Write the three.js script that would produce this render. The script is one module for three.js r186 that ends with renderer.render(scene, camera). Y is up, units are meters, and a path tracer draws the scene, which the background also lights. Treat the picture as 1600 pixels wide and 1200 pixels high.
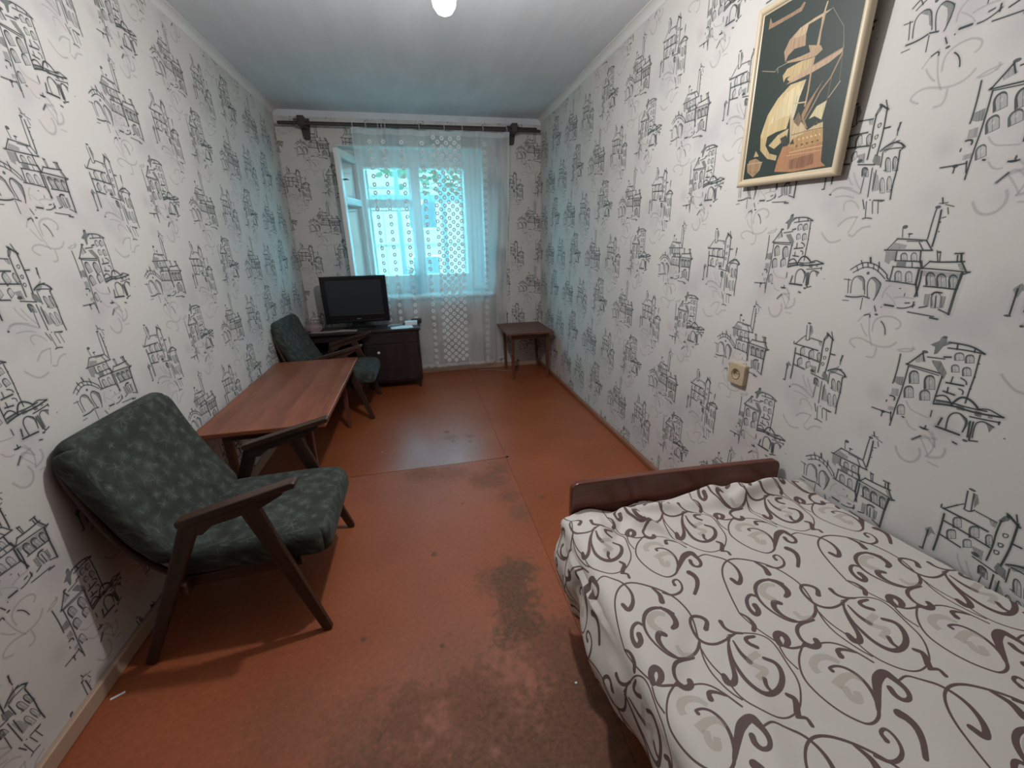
import * as THREE from 'three';
import { mergeGeometries, mergeVertices } from 'three/addons/utils/BufferGeometryUtils.js';
import { RoundedBoxGeometry } from 'three/addons/geometries/RoundedBoxGeometry.js';
import { ImprovedNoise } from 'three/addons/math/ImprovedNoise.js';

// ---------- camera, sky, exposure ----------
const scene = new THREE.Scene();
const camera = new THREE.PerspectiveCamera(86.3, 4 / 3, 0.02, 200);
camera.position.set(0, 1.323, 0);
camera.rotation.set(-0.3313, -0.2112, -0.0226, 'YXZ');
const renderer = new THREE.WebGLRenderer({ antialias: true });
renderer.toneMapping = THREE.LinearToneMapping;
renderer.toneMappingExposure = 1.0;
renderer.shadowMap.enabled = true;
renderer.shadowMap.type = THREE.PCFSoftShadowMap;
scene.background = new THREE.Color(0.17, 0.72, 0.95);          // even overcast sky, cold against the lamp
scene.backgroundIntensity = 14.0;
const LAMP = { at: [0.15, 2.035, -1.56], color: new THREE.Color(0.985, 0.99, 1.0), power: 4.2 };

// ---------- room measures (metres) ----------
const XL = -1.096, XR = 1.286, ZB = -4.395, ZF = 2.6, H = 2.447;
const WIN = { x0: -0.62, x1: 0.7, y0: 0.85, y1: 2.187 };

// ---------- helpers ----------
let seed = 7;
const rnd = () => { seed = (seed * 1664525 + 1013904223) % 4294967296; return seed / 4294967296; };
const noise = new ImprovedNoise();
const fbm = (x, y, z = 0, o = 4) => { let s = 0, a = 0.5; for (let i = 0; i < o; i++) { s += a * noise.noise(x, y, z + i * 7.1); x *= 2.03; y *= 2.03; a *= 0.5; } return s; };
const smooth = (a, b, x) => { const t = Math.min(1, Math.max(0, (x - a) / (b - a))); return t * t * (3 - 2 * t); };
const used = new Map();
function numbered(name) { const n = used.get(name) ?? 0; used.set(name, n + 1); return n ? `${name}_${String(n).padStart(3, '0')}` : name; }
function shadows(m) { m.castShadow = true; m.receiveShadow = true; return m; }
function put(name, geo, mat, parent) {
  const list = Array.isArray(geo) ? geo.map((g) => (g.index ? g.toNonIndexed() : g)) : null;
  const m = shadows(new THREE.Mesh(list ? mergeGeometries(list.map(strip)) : geo, mat));
  m.name = parent ? name : numbered(name);
  (parent || scene).add(m);
  return m;
}
function strip(g) { for (const k of Object.keys(g.attributes)) if (!['position', 'normal', 'uv'].includes(k)) g.deleteAttribute(k); return g; }
function tag(o, label, category, group) { o.userData.label = label; if (category) o.userData.category = category; if (group) o.userData.group = group; return o; }
function thing(name, label, category, at = [0, 0, 0], turn = 0, group) {
  const g = new THREE.Group(); g.name = numbered(name); g.position.set(...at); g.rotation.y = turn; scene.add(g);
  return tag(g, label, category, group);
}
function structure(o) { o.userData.kind = 'structure'; return o; }
function group(name, parent) { const g = new THREE.Group(); g.name = name; (parent || scene).add(g); return g; }
// uv in metres from the dominant axis of each face
function metreUV(geo, along = 'x') {
  const g = geo.index ? geo.toNonIndexed() : geo; const p = g.attributes.position; const uv = new Float32Array(p.count * 2);
  const A = new THREE.Vector3(), B = new THREE.Vector3(), C = new THREE.Vector3(), N = new THREE.Vector3();
  for (let i = 0; i < p.count; i += 3) {
    A.fromBufferAttribute(p, i); B.fromBufferAttribute(p, i + 1); C.fromBufferAttribute(p, i + 2);
    N.copy(B).sub(A).cross(C.clone().sub(A)); const n = [Math.abs(N.x), Math.abs(N.y), Math.abs(N.z)]; const ax = n.indexOf(Math.max(...n));
    [A, B, C].forEach((v, k) => {
      const c = [v.x, v.y, v.z]; const rest = [0, 1, 2].filter((j) => j !== ax); const al = { x: 0, y: 1, z: 2 }[along];
      let u, w; if (rest.includes(al)) { u = c[al]; w = c[rest.find((j) => j !== al)]; } else { u = c[rest[0]]; w = c[rest[1]]; }
      uv[(i + k) * 2] = u; uv[(i + k) * 2 + 1] = w + ax * 0.37;
    });
  }
  g.setAttribute('uv', new THREE.BufferAttribute(uv, 2)); return g;
}
function box(x0, x1, y0, y1, z0, z1, r = 0.004, along = 'x') {
  const w = x1 - x0, h = y1 - y0, d = z1 - z0; const rr = Math.min(r, w * 0.45, h * 0.45, d * 0.45);
  const g = r > 0 ? new RoundedBoxGeometry(w, h, d, 2, rr) : new THREE.BoxGeometry(w, h, d);
  g.translate((x0 + x1) / 2, (y0 + y1) / 2, (z0 + z1) / 2); return metreUV(g, along);
}
// a tapered bar of rectangular section from a to b; w across (along side), t thick
function bar(a, b, w0, t0, w1 = w0, t1 = t0, side = [0, 0, 1], r = 0.12) {
  const A = new THREE.Vector3(...a), B = new THREE.Vector3(...b), D = B.clone().sub(A); const L = D.length(); D.normalize();
  const S = new THREE.Vector3(...side); S.addScaledVector(D, -S.dot(D)).normalize(); const T = D.clone().cross(S);
  const g = new RoundedBoxGeometry(1, 1, 1, 2, r); const p = g.attributes.position, uvs = [];
  const flat = g.toNonIndexed ? g : g; const q = flat.attributes.position;
  for (let i = 0; i < q.count; i++) {
    const x = q.getX(i), y = q.getY(i), z = q.getZ(i); const f = y + 0.5;
    const ends = Math.abs(y) > 0.5 - r ? (Math.abs(y) - (0.5 - r)) / r : 0; const yy = ends > 0 ? Math.sign(y) * (0.5 - (1 - ends) * Math.min(r, 0.006 / L)) : y * (0.5 - Math.min(r, 0.006 / L)) / (0.5 - r);
    const ww = w0 + (w1 - w0) * f, tt = t0 + (t1 - t0) * f;
    const v = A.clone().addScaledVector(D, (yy + 0.5) * L).addScaledVector(S, x * ww).addScaledVector(T, z * tt);
    q.setXYZ(i, v.x, v.y, v.z); uvs.push((yy + 0.5) * L, (x * ww + z * tt) + 0.3);
  }
  flat.setAttribute('uv', new THREE.Float32BufferAttribute(uvs, 2)); flat.computeVertexNormals(); return flat.index ? flat.toNonIndexed() : flat;
}
function tube(pts, r, seg = 40, rad = 8, closed = false) {
  return new THREE.TubeGeometry(new THREE.CatmullRomCurve3(pts.map((p) => new THREE.Vector3(...p)), closed), seg, r, rad, closed);
}
function lathe(prof, seg = 32) { return new THREE.LatheGeometry(prof.map(([x, y]) => new THREE.Vector2(x, y)), seg); }
// a soft upholstered slab: length along x, thickness along y, width along z
function pad(L, T, W, { plan = 0.05, edge = 0.03, puff = 0.006, nx = 36, nz = 32, ny = 6, bend } = {}) {
  const g = new THREE.BoxGeometry(L, T, W, nx, ny, nz); const p = g.attributes.position; const uv = [];
  const a = L / 2, b = T / 2, c = W / 2; const warp = (t) => Math.sign(t) * (1 - Math.pow(Math.max(0, 1 - Math.abs(t)), 1.6));
  for (let i = 0; i < p.count; i++) {
    let x = a * warp(p.getX(i) / a), y = p.getY(i), z = c * warp(p.getZ(i) / c); const ux = x, uz = z;
    const round = (R, X, Z) => { const dx = Math.max(0, Math.abs(X) - (a - R)), dz = Math.max(0, Math.abs(Z) - (c - R)); const m = Math.max(dx, dz), l = Math.hypot(dx, dz); return l > 0 ? [Math.sign(X) * (Math.min(Math.abs(X), a - R) + dx * m / l), Math.sign(Z) * (Math.min(Math.abs(Z), c - R) + dz * m / l)] : [X, Z]; };
    const e0 = Math.min(a - Math.abs(x), c - Math.abs(z));
    const ex = Math.max(0, Math.abs(x) - (a - edge)), ey = Math.max(0, Math.abs(y) - (b - edge)), ez = Math.max(0, Math.abs(z) - (c - edge));
    const m = Math.max(ex, ey, ez), l = Math.hypot(ex, ey, ez);
    if (l > 0) { const k = m / l; if (ex) x = Math.sign(x) * (a - edge + ex * k); if (ey) y = Math.sign(y) * (b - edge + ey * k); if (ez) z = Math.sign(z) * (c - edge + ez * k); }
    [x, z] = round(plan, x, z);
    y += Math.sign(y) * puff * Math.cos(ux / a * 1.45) * Math.cos(uz / c * 1.45);
    uv.push(ux + a + (Math.abs(y) < b - 0.001 ? y : 0), uz + c + (e0 < 0.001 ? y : 0));
    if (bend) { const q = bend(x, y, z); p.setXYZ(i, q[0], q[1], q[2]); } else p.setXYZ(i, x, y, z);
  }
  g.setAttribute('uv', new THREE.Float32BufferAttribute(uv, 2));
  const h = g.clone(); h.deleteAttribute('uv'); h.deleteAttribute('normal'); const mv = mergeVertices(h, 1e-5); mv.computeVertexNormals();
  const map = new Map(); const key = (q, i) => `${q.getX(i).toFixed(4)},${q.getY(i).toFixed(4)},${q.getZ(i).toFixed(4)}`;
  for (let i = 0; i < mv.attributes.position.count; i++) map.set(key(mv.attributes.position, i), i);
  g.computeVertexNormals();
  for (let i = 0; i < p.count; i++) { const j = map.get(key(p, i)); if (j !== undefined) g.attributes.normal.setXYZ(i, mv.attributes.normal.getX(j), mv.attributes.normal.getY(j), mv.attributes.normal.getZ(j)); }
  return g;
}
// ---------- canvases ----------
function canvas(w, h, draw, { srgb = true, rep = true, perX = 1, perY = 1 } = {}) {
  const c = document.createElement('canvas'); c.width = w; c.height = h; const x = c.getContext('2d'); draw(x, w, h);
  const t = new THREE.CanvasTexture(c); if (srgb) t.colorSpace = THREE.SRGBColorSpace;
  t.magFilter = THREE.LinearFilter; t.wrapS = t.wrapT = rep ? THREE.RepeatWrapping : THREE.ClampToEdgeWrapping; t.repeat.set(1 / perX, 1 / perY); return t;
}
function pixels(w, h, f, opt = {}) {
  return canvas(w, h, (x) => { const im = x.createImageData(w, h); for (let j = 0; j < h; j++) for (let i = 0; i < w; i++) { const c = f(i / w, j / h, i, j); const k = (j * w + i) * 4; im.data[k] = c[0]; im.data[k + 1] = c[1]; im.data[k + 2] = c[2]; im.data[k + 3] = c[3] ?? 255; } x.putImageData(im, 0, 0); }, opt);
}
const std = (o) => new THREE.MeshStandardMaterial(o);
const phys = (o) => new THREE.MeshPhysicalMaterial(o);
// wood: grain runs along u; uv in metres, the tile is 1.2 x 0.6 m
function woodMap(base, dark, stripes, s) {
  return pixels(1024, 512, (u, v) => {
    const w = Math.sin(u * Math.PI * 2), c = Math.cos(u * Math.PI * 2); const y = v * Math.PI * 2;
    const n = fbm(w * 0.35 + s, c * 0.35, v * 9, 4) + 0.5 * fbm(w * 0.6 + s, c * 0.6 + 3, v * 40, 3);
    const band = 0.5 + 0.5 * Math.sin(v * Math.PI * 2 * stripes + n * 7); const fine = fbm(w * 2 + s, c * 2, v * 160, 2);
    const k = Math.min(1, Math.max(0, 0.35 * band + 0.55 * (n + 0.4) + fine * 0.55)); const wear = fbm(u * 6 + s, v * 4, 9, 3) * 10;
    return [0, 1, 2].map((i) => base[i] + (dark[i] - base[i]) * k + wear);
  }, { perX: 1.2, perY: 0.6 });
}
// ---------- wallpaper: three inked castles in a half-drop repeat of 1.06 x 0.64 m ----------
const TILE = { w: 1.06, h: 0.6398 };
let pen = null, px = 1;
const ink = (w, ...c) => { stroke(w * 3.2, c, 'rgba(84,86,88,', 0.1); stroke(w * 1.05, c, 'rgba(32,39,41,', 0.86); };
const grey = (w, ...c) => { stroke(w * 2.0, c, 'rgba(140,138,134,', 0.16); stroke(w * 1.1, c, 'rgba(122,120,116,', 0.22); };
function stroke(w, c, col, al) {
  const n = c.length / 2;
  for (let pass = 0; pass < 2; pass++) {
    pen.strokeStyle = `${col}${al * (pass ? 0.55 : 0.8)})`; pen.lineCap = 'round'; pen.lineJoin = 'round';
    pen.lineWidth = w * (pass ? 0.7 : 1) * (0.85 + rnd() * 0.3);
    pen.beginPath();
    const j = () => (rnd() - 0.5) * (pass ? 1.6 : 0.5);
    pen.moveTo(c[0] + j(), c[1] + j());
    if (n === 2) pen.lineTo(c[2] + j(), c[3] + j());
    else { for (let i = 1; i < n - 1; i++) { const x = c[2 * i] + j(), y = c[2 * i + 1] + j(); pen.quadraticCurveTo(x, y, i === n - 2 ? c[2 * n - 2] : (x + c[2 * i + 2]) / 2, i === n - 2 ? c[2 * n - 1] : (y + c[2 * i + 3]) / 2); } }
    pen.stroke();
  }
}
function wash(a, ...c) {
  pen.fillStyle = `rgba(56,62,62,${a * 0.72})`; pen.beginPath(); for (let i = 0; i < c.length; i += 2) i ? pen.lineTo(c[i], c[i + 1]) : pen.moveTo(c[0], c[1]); pen.closePath(); pen.fill();
  let x0 = 1e9, x1 = -1e9, y0 = 1e9, y1 = -1e9; for (let i = 0; i < c.length; i += 2) { x0 = Math.min(x0, c[i]); x1 = Math.max(x1, c[i]); y0 = Math.min(y0, c[i + 1]); y1 = Math.max(y1, c[i + 1]); }
  pen.save(); pen.clip(); pen.strokeStyle = `rgba(38,44,46,${a * 0.5})`; pen.lineWidth = 0.8;
  for (let i = 0; i < 7; i++) { const t = rnd(); pen.beginPath(); pen.moveTo(x0 + (x1 - x0) * t, y0); pen.lineTo(x0 + (x1 - x0) * (t + rnd() * 0.4 - 0.2), y1); pen.stroke(); }
  pen.restore();
}
function arch(a, x1, y1, x2, y2, x3, y3) {
  const h = (y1 + y2) / 2 - y3, w = Math.hypot(x2 - x1, y2 - y1), mx = (x1 + x2) / 2, sh = (y2 - y1) / 2;
  const path = () => { pen.beginPath(); pen.moveTo(x1, y1); pen.lineTo(x1 + (x3 - mx) * 0.6, y1 - h * 0.58); pen.quadraticCurveTo(x3 - w * 0.42, y3 - sh, x3, y3); pen.quadraticCurveTo(x3 + w * 0.42, y3 + sh, x2 + (x3 - mx) * 0.6, y2 - h * 0.58); pen.lineTo(x2, y2); pen.closePath(); };
  path(); pen.fillStyle = `rgba(70,76,76,${a * 0.36})`; pen.fill();
  pen.save(); path(); pen.clip(); pen.strokeStyle = `rgba(40,46,47,${0.3 + a * 0.6})`; pen.lineWidth = w * 0.34; pen.beginPath(); pen.moveTo(x1, y1 - h * 0.15); pen.lineTo(x1 + (x3 - mx) * 0.6, y1 - h * 0.58); pen.quadraticCurveTo(x3 - w * 0.42, y3 - sh, x3, y3); pen.quadraticCurveTo(x3 + w * 0.42, y3 + sh, x2, y2 - h * 0.6); pen.stroke(); pen.restore();
  path(); pen.strokeStyle = 'rgba(40,48,50,0.6)'; pen.lineWidth = 1.5; pen.stroke();
  pen.strokeStyle = `rgba(40,48,50,${0.25 + a * 0.4})`; pen.lineWidth = 1; pen.beginPath(); pen.moveTo(x3, y3); pen.lineTo(mx, (y1 + y2) / 2); pen.stroke();
  pen.fillStyle = 'rgba(220,214,206,0.35)'; pen.fillRect(mx - w * 0.2, y3 + h * 0.35, w * 0.18, h * 0.22);
}
function blob(x, y, a, b) { pen.fillStyle = 'rgba(38,46,48,0.72)'; pen.beginPath(); pen.ellipse(x, y, Math.max(a * 0.9, 1.4), Math.max(b * 0.9, 1.4), 0, 0, 7); pen.fill(); }
const MOTIF = {};
MOTIF.A = () => {
  grey(3,-78,252,-81,229,-65,218); grey(3,-47,249,-28,242,-1,246); grey(2,-72,238,-49,252,-39,268); ink(3,-188,181,-163,159,-132,158,-102,171,-81,190); 
  ink(2.5,-178,189,-156,172,-127,171,-102,184,-85,200); ink(2.5,-172,170,-165,183); ink(2.5,-157,162,-152,174); ink(2.5,-142,160,-138,171); ink(2.5,-124,162,-122,176); 
  ink(2.5,-109,170,-108,181); ink(3,-162,154,-158,162); ink(5,-138,145,-134,158); ink(3,-111,157,-107,170); ink(2,-201,210,-180,211); blob(-134,188,5.1,5.0); 
  ink(2.5,-171,249,-177,217,-170,201,-153,196,-138,207,-129,248); ink(2,-187,208,-180,250); wash(0.55,-153,196,-138,207,-131,241,-138,235,-145,213,-164,202); 
  ink(2.5,-119,254,-130,220,-124,201,-112,198,-91,214,-91,227,-97,255,-100,262); wash(0.65,-124,201,-112,197,-90,213,-91,240,-98,262,-101,231,-106,215,-116,206); 
  ink(4,-183,260,-155,262,-136,255); ink(2,-191,273,-172,272); ink(3,-132,254,-113,258); ink(2,-132,259,-130,293); ink(3,-93,278,-86,292); ink(3.5,-79,94,-52,95,-9,99); 
  ink(3.5,-105,123,-71,124,10,123); ink(3,-79,94,-99,123); ink(3,-10,98,8,121); ink(2.5,-24,104,-11,122); ink(2,-54,100,-18,101); 
  wash(0.45,-82,104,-51,110,-54,120,-93,121); ink(2,-68,90,-73,67); blob(-68,64,7.3,5.5); ink(2,-52,90,-53,81); blob(-51,82,7.4,2.4); ink(3,-8,95,-9,44,-7,24); 
  ink(4,7,113,8,64,4,28); blob(-5,20,7.2,4.2); ink(3.5,-1,0,3,12); ink(2,-4,12,13,11); ink(2,9,15,28,21); ink(2,16,23,21,37); ink(2,10,46,17,44); blob(9,56,2.3,2.3); 
  blob(12,78,2.0,2.0); wash(0.5,-101,127,-72,127,-68,150,-82,151,-83,161,-97,155); ink(3,-72,127,-70,151); ink(3.5,-15,125,-10,153); arch(0.45,-57,150,-41,149,-54,130); 
  arch(0.25,-32,150,-18,149,-30,129); ink(3,-70,151,-9,151); wash(0.7,-66,154,-42,153,-40,166,-64,167); ink(3,-72,167,-8,167); ink(6,-8,151,-2,167); ink(2,-28,154,-25,166); 
  ink(3,-71,168,-71,205); arch(0.4,-58,205,-41,203,-56,177); arch(0.25,-31,206,-15,204,-30,177); ink(3.5,-80,205,-43,206,-7,210); ink(5,-7,172,-5,209); ink(4,-4,209,6,238); 
  ink(3,-75,201,-81,198,-81,191); ink(3.5,-13,167,35,168,99,172); ink(3.5,12,150,31,152,83,148); ink(3,12,150,0,166); ink(3.5,79,150,92,170); 
  wash(0.5,71,154,82,152,94,169,79,167); ink(2.5,21,124,29,150); ink(2.5,29,127,33,150); blob(26,127,5.6,3.1); ink(3.5,60,130,76,129); ink(5,73,131,77,148); 
  ink(3,66,134,69,148); wash(0.45,1,173,90,175,82,187,6,187); arch(0.75,19,212,40,210,20,176); arch(0.75,43,213,64,211,44,178); arch(0.75,69,214,88,212,69,179); 
  ink(3,15,212,60,212,85,214); ink(6,86,175,85,204,84,213,85,250,85,274); ink(4,0,175,5,211,1,240); ink(3,89,177,100,171); wash(0.5,22,231,34,230,40,263,26,259); 
  arch(0.3,44,264,66,261,45,223); wash(0.5,57,232,69,232,71,261,61,260); ink(4,37,231,44,221,58,225); ink(2.5,48,234,53,262); ink(3,19,267,34,262); ink(4,3,255,3,268); 
  ink(5,-67,271,-44,272); ink(3,-33,275,-13,277,6,262); ink(3,-17,260,-7,258); ink(4,49,289,66,290); ink(3,62,266,87,275); blob(-39,223,3.5,1.6); blob(-24,238,1.4,6.2); 
  blob(-74,279,1.9,2.3); ink(2.5,-5,282,24,284,56,285); grey(4,-81,349,-86,322,-68,304,-37,299,-12,312,-13,329,-21,332); grey(3,-128,329,-120,313,-108,305,-99,299); 
  grey(4,-118,407,-139,398,-135,383,-111,375,-85,382,-66,389,-39,389,-19,381,-11,368); grey(4,-77,426,-62,428,-55,411,-58,394); grey(3,-99,306,-92,347,-78,381,-72,390); 
  grey(3,-118,334,-105,357,-92,366); ink(3,-64,318,-48,329,-45,352); blob(-82,301,5.8,3.3); ink(3,-114,308,-96,298,-98,311); 
};
MOTIF.B = () => {
  ink(2.5,0,57,-6,12); ink(2.5,13,57,6,11); blob(1,4,8.0,3.5); wash(0.6,5,11,13,10,21,29,16,47); ink(2.5,-1,60,10,65,18,51); blob(-43,80,2.4,7.5); 
  ink(4,-39,84,-14,85,22,85,53,87); ink(2.5,-15,59,-4,48); ink(3,21,52,60,55); ink(3,-36,84,-15,59); wash(0.4,47,56,63,53,63,70,54,69); 
  wash(0.8,62,50,67,34,74,25,81,28,77,39,69,49); ink(5,74,25,97,42); ink(3,85,17,91,32); ink(3,71,23,75,32); ink(4,67,46,66,80,71,113,70,158); 
  ink(4,93,36,97,84,97,121,95,152); ink(4,98,87,113,87); blob(112,87,2.4,2.0); ink(2,78,74,86,69,87,79,79,83,78,74); ink(2,77,102,85,97,86,107,78,111,77,102); 
  ink(2,75,124,83,119,85,129,77,133,75,124); ink(4.5,-32,98,-27,153,-27,209); ink(4.5,-27,116,7,117,66,123); arch(0.45,-7,122,8,110,-7,89); arch(0.5,27,126,44,113,28,90); 
  arch(0.5,59,123,70,114,57,93); ink(4.5,-26,157,19,162); arch(0.55,-11,159,6,146,-9,128); arch(0.35,24,158,38,147,25,132); wash(0.5,37,142,60,140,64,167,49,163); 
  wash(0.6,-59,164,-48,150,-32,166,-43,166,-47,183); ink(4,-51,163,-49,219); blob(-52,222,7.2,2.8); wash(0.5,103,144,137,115,133,138,117,150); 
  ink(4,102,143,137,114,165,145); ink(2.5,112,143,138,141,163,147); blob(143,127,6.7,2.1); ink(3,137,112,136,97); ink(4,136,100,138,84); blob(138,83,3.7,1.8); 
  ink(3,153,134,165,145,156,151); ink(3,110,149,113,184); ink(4,154,151,160,200,157,236,161,271); arch(0.55,129,199,144,201,127,163); arch(0.65,148,199,162,201,146,164); 
  arch(0.3,129,253,142,254,125,213); arch(0.3,147,252,159,253,143,212); wash(0.75,89,148,106,157,111,181,92,175,86,165); wash(0.7,61,180,77,180,79,204,63,198); 
  arch(0.6,65,202,85,205,69,178); ink(3,91,184,97,259); ink(3,103,192,106,241); wash(0.4,96,194,112,205,129,244,105,247); ink(2.5,73,206,73,247); ink(3,46,168,95,176); 
  blob(49,159,9.0,5.8); ink(2,124,195,132,196); blob(156,248,2.2,2.1); blob(138,275,6.4,1.6); ink(3,116,270,145,273); ink(2.5,85,266,95,291); blob(106,268,2.7,2.2); 
  ink(3,97,318,107,314,123,319); ink(2.5,97,272,104,314); ink(2,114,273,122,305); ink(2,129,271,137,306); grey(4,-25,239,-9,224,22,227,54,240,70,248); 
  grey(3,-16,228,5,218,45,231); grey(3,-3,250,30,246,55,258); blob(-23,241,4.5,3.2); grey(3,20,183,22,199,42,221); grey(3,39,189,51,216,71,237); 
  grey(4,26,335,41,317,65,311,80,312); grey(3,80,312,72,339,63,355); grey(3,34,290,26,272,45,262,69,273,79,289); grey(4,-25,353,-2,381,27,384,44,376); 
  grey(4,67,362,80,369,87,356,104,340,124,340); 
};
MOTIF.C = () => {
  wash(0.85,-24,26,-7,12,-6,2,6,0,9,13,21,13,4,25,-3,45,-10,49,-12,30); ink(4,13,12,42,10,69,14,86,24); ink(3,15,26,41,24,67,23,86,24); blob(2,1,6.2,3.8); 
  ink(3,31,13,33,25); ink(3,66,15,67,24); ink(3,79,28,80,48,83,84,82,112,83,149); blob(82,49,2.7,2.2); blob(83,82,2.7,2.2); blob(83,112,2.8,2.3); 
  arch(0.35,35,53,53,48,39,32); arch(0.55,57,54,73,49,60,32); arch(0.4,37,83,52,79,39,63); arch(0.5,60,86,76,81,62,63); ink(4,34,112,68,109); ink(3,43,94,43,109); 
  ink(3,59,92,73,96,73,104); ink(4,34,135,58,137); ink(3,41,123,42,137); ink(4,13,50,26,47); ink(3,62,119,74,119,72,130); ink(3,-21,59,15,55); ink(3.5,-34,51,-61,89); 
  ink(3.5,-64,90,-23,91,15,93); ink(2.5,-57,94,-22,97,14,99); wash(0.7,-11,65,9,62,29,88,26,106,16,96,-3,76); blob(-30,47,7.7,4.3); ink(3,-34,51,-26,71); 
  blob(-61,89,3.6,3.5); wash(0.35,-49,68,-35,58,-21,71,-43,80); grey(3,-94,58,-81,49,-55,46); grey(3,-60,41,-55,48,-62,53); grey(3,-90,59,-72,59,-62,52); 
  ink(3.5,-57,94,-55,160,-59,216,-59,272); ink(3,-84,67,-80,115,-82,151); ink(4,22,100,21,137,22,170); arch(0.7,-44,140,-22,133,-42,102); arch(0.75,-7,145,16,137,-5,104); 
  arch(0.6,-46,182,-24,174,-43,146); arch(0.5,-9,176,13,168,-5,145); arch(0.4,-50,234,-32,227,-48,203); wash(0.6,-81,131,-60,126,-57,151,-69,151,-80,147); 
  wash(0.4,-80,165,-63,163,-60,184,-79,184); wash(0.35,-77,219,-60,216,-60,227,-76,230); ink(4,-80,188,-64,185,-67,197); ink(3,-117,239,-88,239,-65,237); 
  blob(-86,240,6.6,4.5); ink(3,-87,254,-87,242); ink(3,-66,233,-61,257); blob(-85,206,2.4,5.1); ink(4,-35,235,-32,236); ink(3.5,23,153,36,143,52,151,60,165); 
  ink(4.5,59,162,66,142,81,134,102,145,110,155); ink(3.5,112,154,125,147,144,153,156,157); ink(4.5,23,174,59,163,97,166,130,162,156,157); 
  ink(3,26,163,58,157,95,159,125,154); ink(3,100,178,122,176,153,171); wash(0.75,68,158,84,159,87,169,71,171); wash(0.75,104,160,119,160,120,173,107,172); 
  wash(0.5,129,159,138,158,140,168,131,169); wash(0.6,23,161,52,156,57,164,26,173); ink(5,49,204,46,224); ink(3,64,227,60,201,65,183,78,177,92,184,100,195,97,221); 
  wash(0.75,78,177,97,185,103,196,98,221,95,196); ink(5.5,43,230,65,230,93,231); ink(4,104,190,109,229); ink(4,110,189,114,236); 
  ink(3,118,227,113,194,121,181,135,181,147,186); wash(0.75,124,179,148,184,143,202,134,185); blob(107,240,6.3,3.8); ink(3,116,236,129,232); ink(3,24,193,25,210); 
  ink(3,153,170,153,176); blob(171,204,2.4,1.1); ink(4,86,254,94,256); grey(3,-24,241,-13,262,4,258); ink(4,11,246,19,247,29,246); blob(22,241,2.5,6.3); 
  grey(4,3,287,18,269,33,262,53,284); ink(4,3,287,18,270); grey(3,-38,189,-27,207,-6,212,21,215); grey(3,27,247,44,253,56,286); 
  grey(5,-29,325,-19,347,5,356,24,346,33,321,25,306); grey(5,45,317,69,313,81,291,76,279); grey(3,51,331,74,332); grey(4,1,288,24,267,52,263); 
  grey(3,38,247,52,262,53,300,44,317); grey(3,19,274,34,292,46,312); blob(20,247,9.0,3.0); 
};

function drawWallpaper(x, w, h, relief) {
  px = w / (TILE.w * 1000);
  x.fillStyle = relief ? '#808080' : '#c6c1bb'; x.fillRect(0, 0, w, h);
  seed = 99; pen = x;
  if (!relief) { // paper tone, a little uneven
    for (let i = 0; i < 26000; i++) { const g = rnd(); x.fillStyle = g > 0.5 ? 'rgba(255,252,246,0.05)' : 'rgba(120,112,104,0.05)'; x.fillRect(rnd() * w, rnd() * h, 1 + rnd() * 3, 1 + rnd() * 2); }
  }
  const spots = [];
  for (const [dx, dy] of [[0, 0], [0.53, 0.3199]]) for (const [k, ox, oy] of [['A', 0.25, 0.05], ['B', 0.494, 0.089], ['C', 0.872, 0.06]]) spots.push([k, (ox + dx) % TILE.w, oy + dy]);
  for (const [k, ox, oy] of spots) for (const wx of [-TILE.w, 0, TILE.w]) for (const wy of [-TILE.h, 0, TILE.h]) {
    const X = (ox + wx) * 1000 * px, Y = (oy + wy) * 1000 * px;
    if (X < -400 * px || X > w + 400 * px || Y < -420 * px || Y > h + 100 * px) continue;
    seed = k.charCodeAt(0) * 31 + Math.round(oy * 100);
    x.save(); x.translate(X, Y); x.scale(px, px);
    if (!relief) { // soft printed mist under each castle
      for (let i = 0; i < 16; i++) { const mx = -130 + rnd() * 200, my = 150 + rnd() * 170, r = 30 + rnd() * 45; const g = x.createRadialGradient(mx, my, 0, mx, my, r); const tone = rnd() > 0.5 ? '158,155,156' : '188,176,174'; g.addColorStop(0, `rgba(${tone},0.2)`); g.addColorStop(1, `rgba(${tone},0)`); x.fillStyle = g; x.fillRect(mx - r, my - r, 2 * r, 2 * r); }
    }
    MOTIF[k](); x.restore();
  }
}
const paperMap = canvas(2048, 1236, (x, w, h) => drawWallpaper(x, w, h, false));
paperMap.anisotropy = 8;
const paperBump = pixels(512, 512, (u, v) => { const g = 128 + 60 * (rnd() - 0.5) + 40 * Math.sin(v * 512 * 0.8) * 0.3; return [g, g, g]; }, { srgb: false });
paperBump.repeat.set(3, 2);
const wallpaper = std({ name: 'wallpaper', map: paperMap, bumpMap: paperBump, bumpScale: 0.0004, roughness: 0.78 });
// s runs to the right as one reads the wall, sA is where a row of the tower castle stands
const paperUV = (s, y, sA) => [(s - sA) / TILE.w + 0.25 / TILE.w, (y - 1.7253) / TILE.h + 1 - 0.05 / TILE.h];
function paperWall(geo, sOf, sA) {
  const g = geo.index ? geo.toNonIndexed() : geo; const p = g.attributes.position, uv = [];
  for (let i = 0; i < p.count; i++) uv.push(...paperUV(sOf(p.getX(i), p.getZ(i)), p.getY(i), sA));
  g.setAttribute('uv', new THREE.Float32BufferAttribute(uv, 2)); return g;
}
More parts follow.
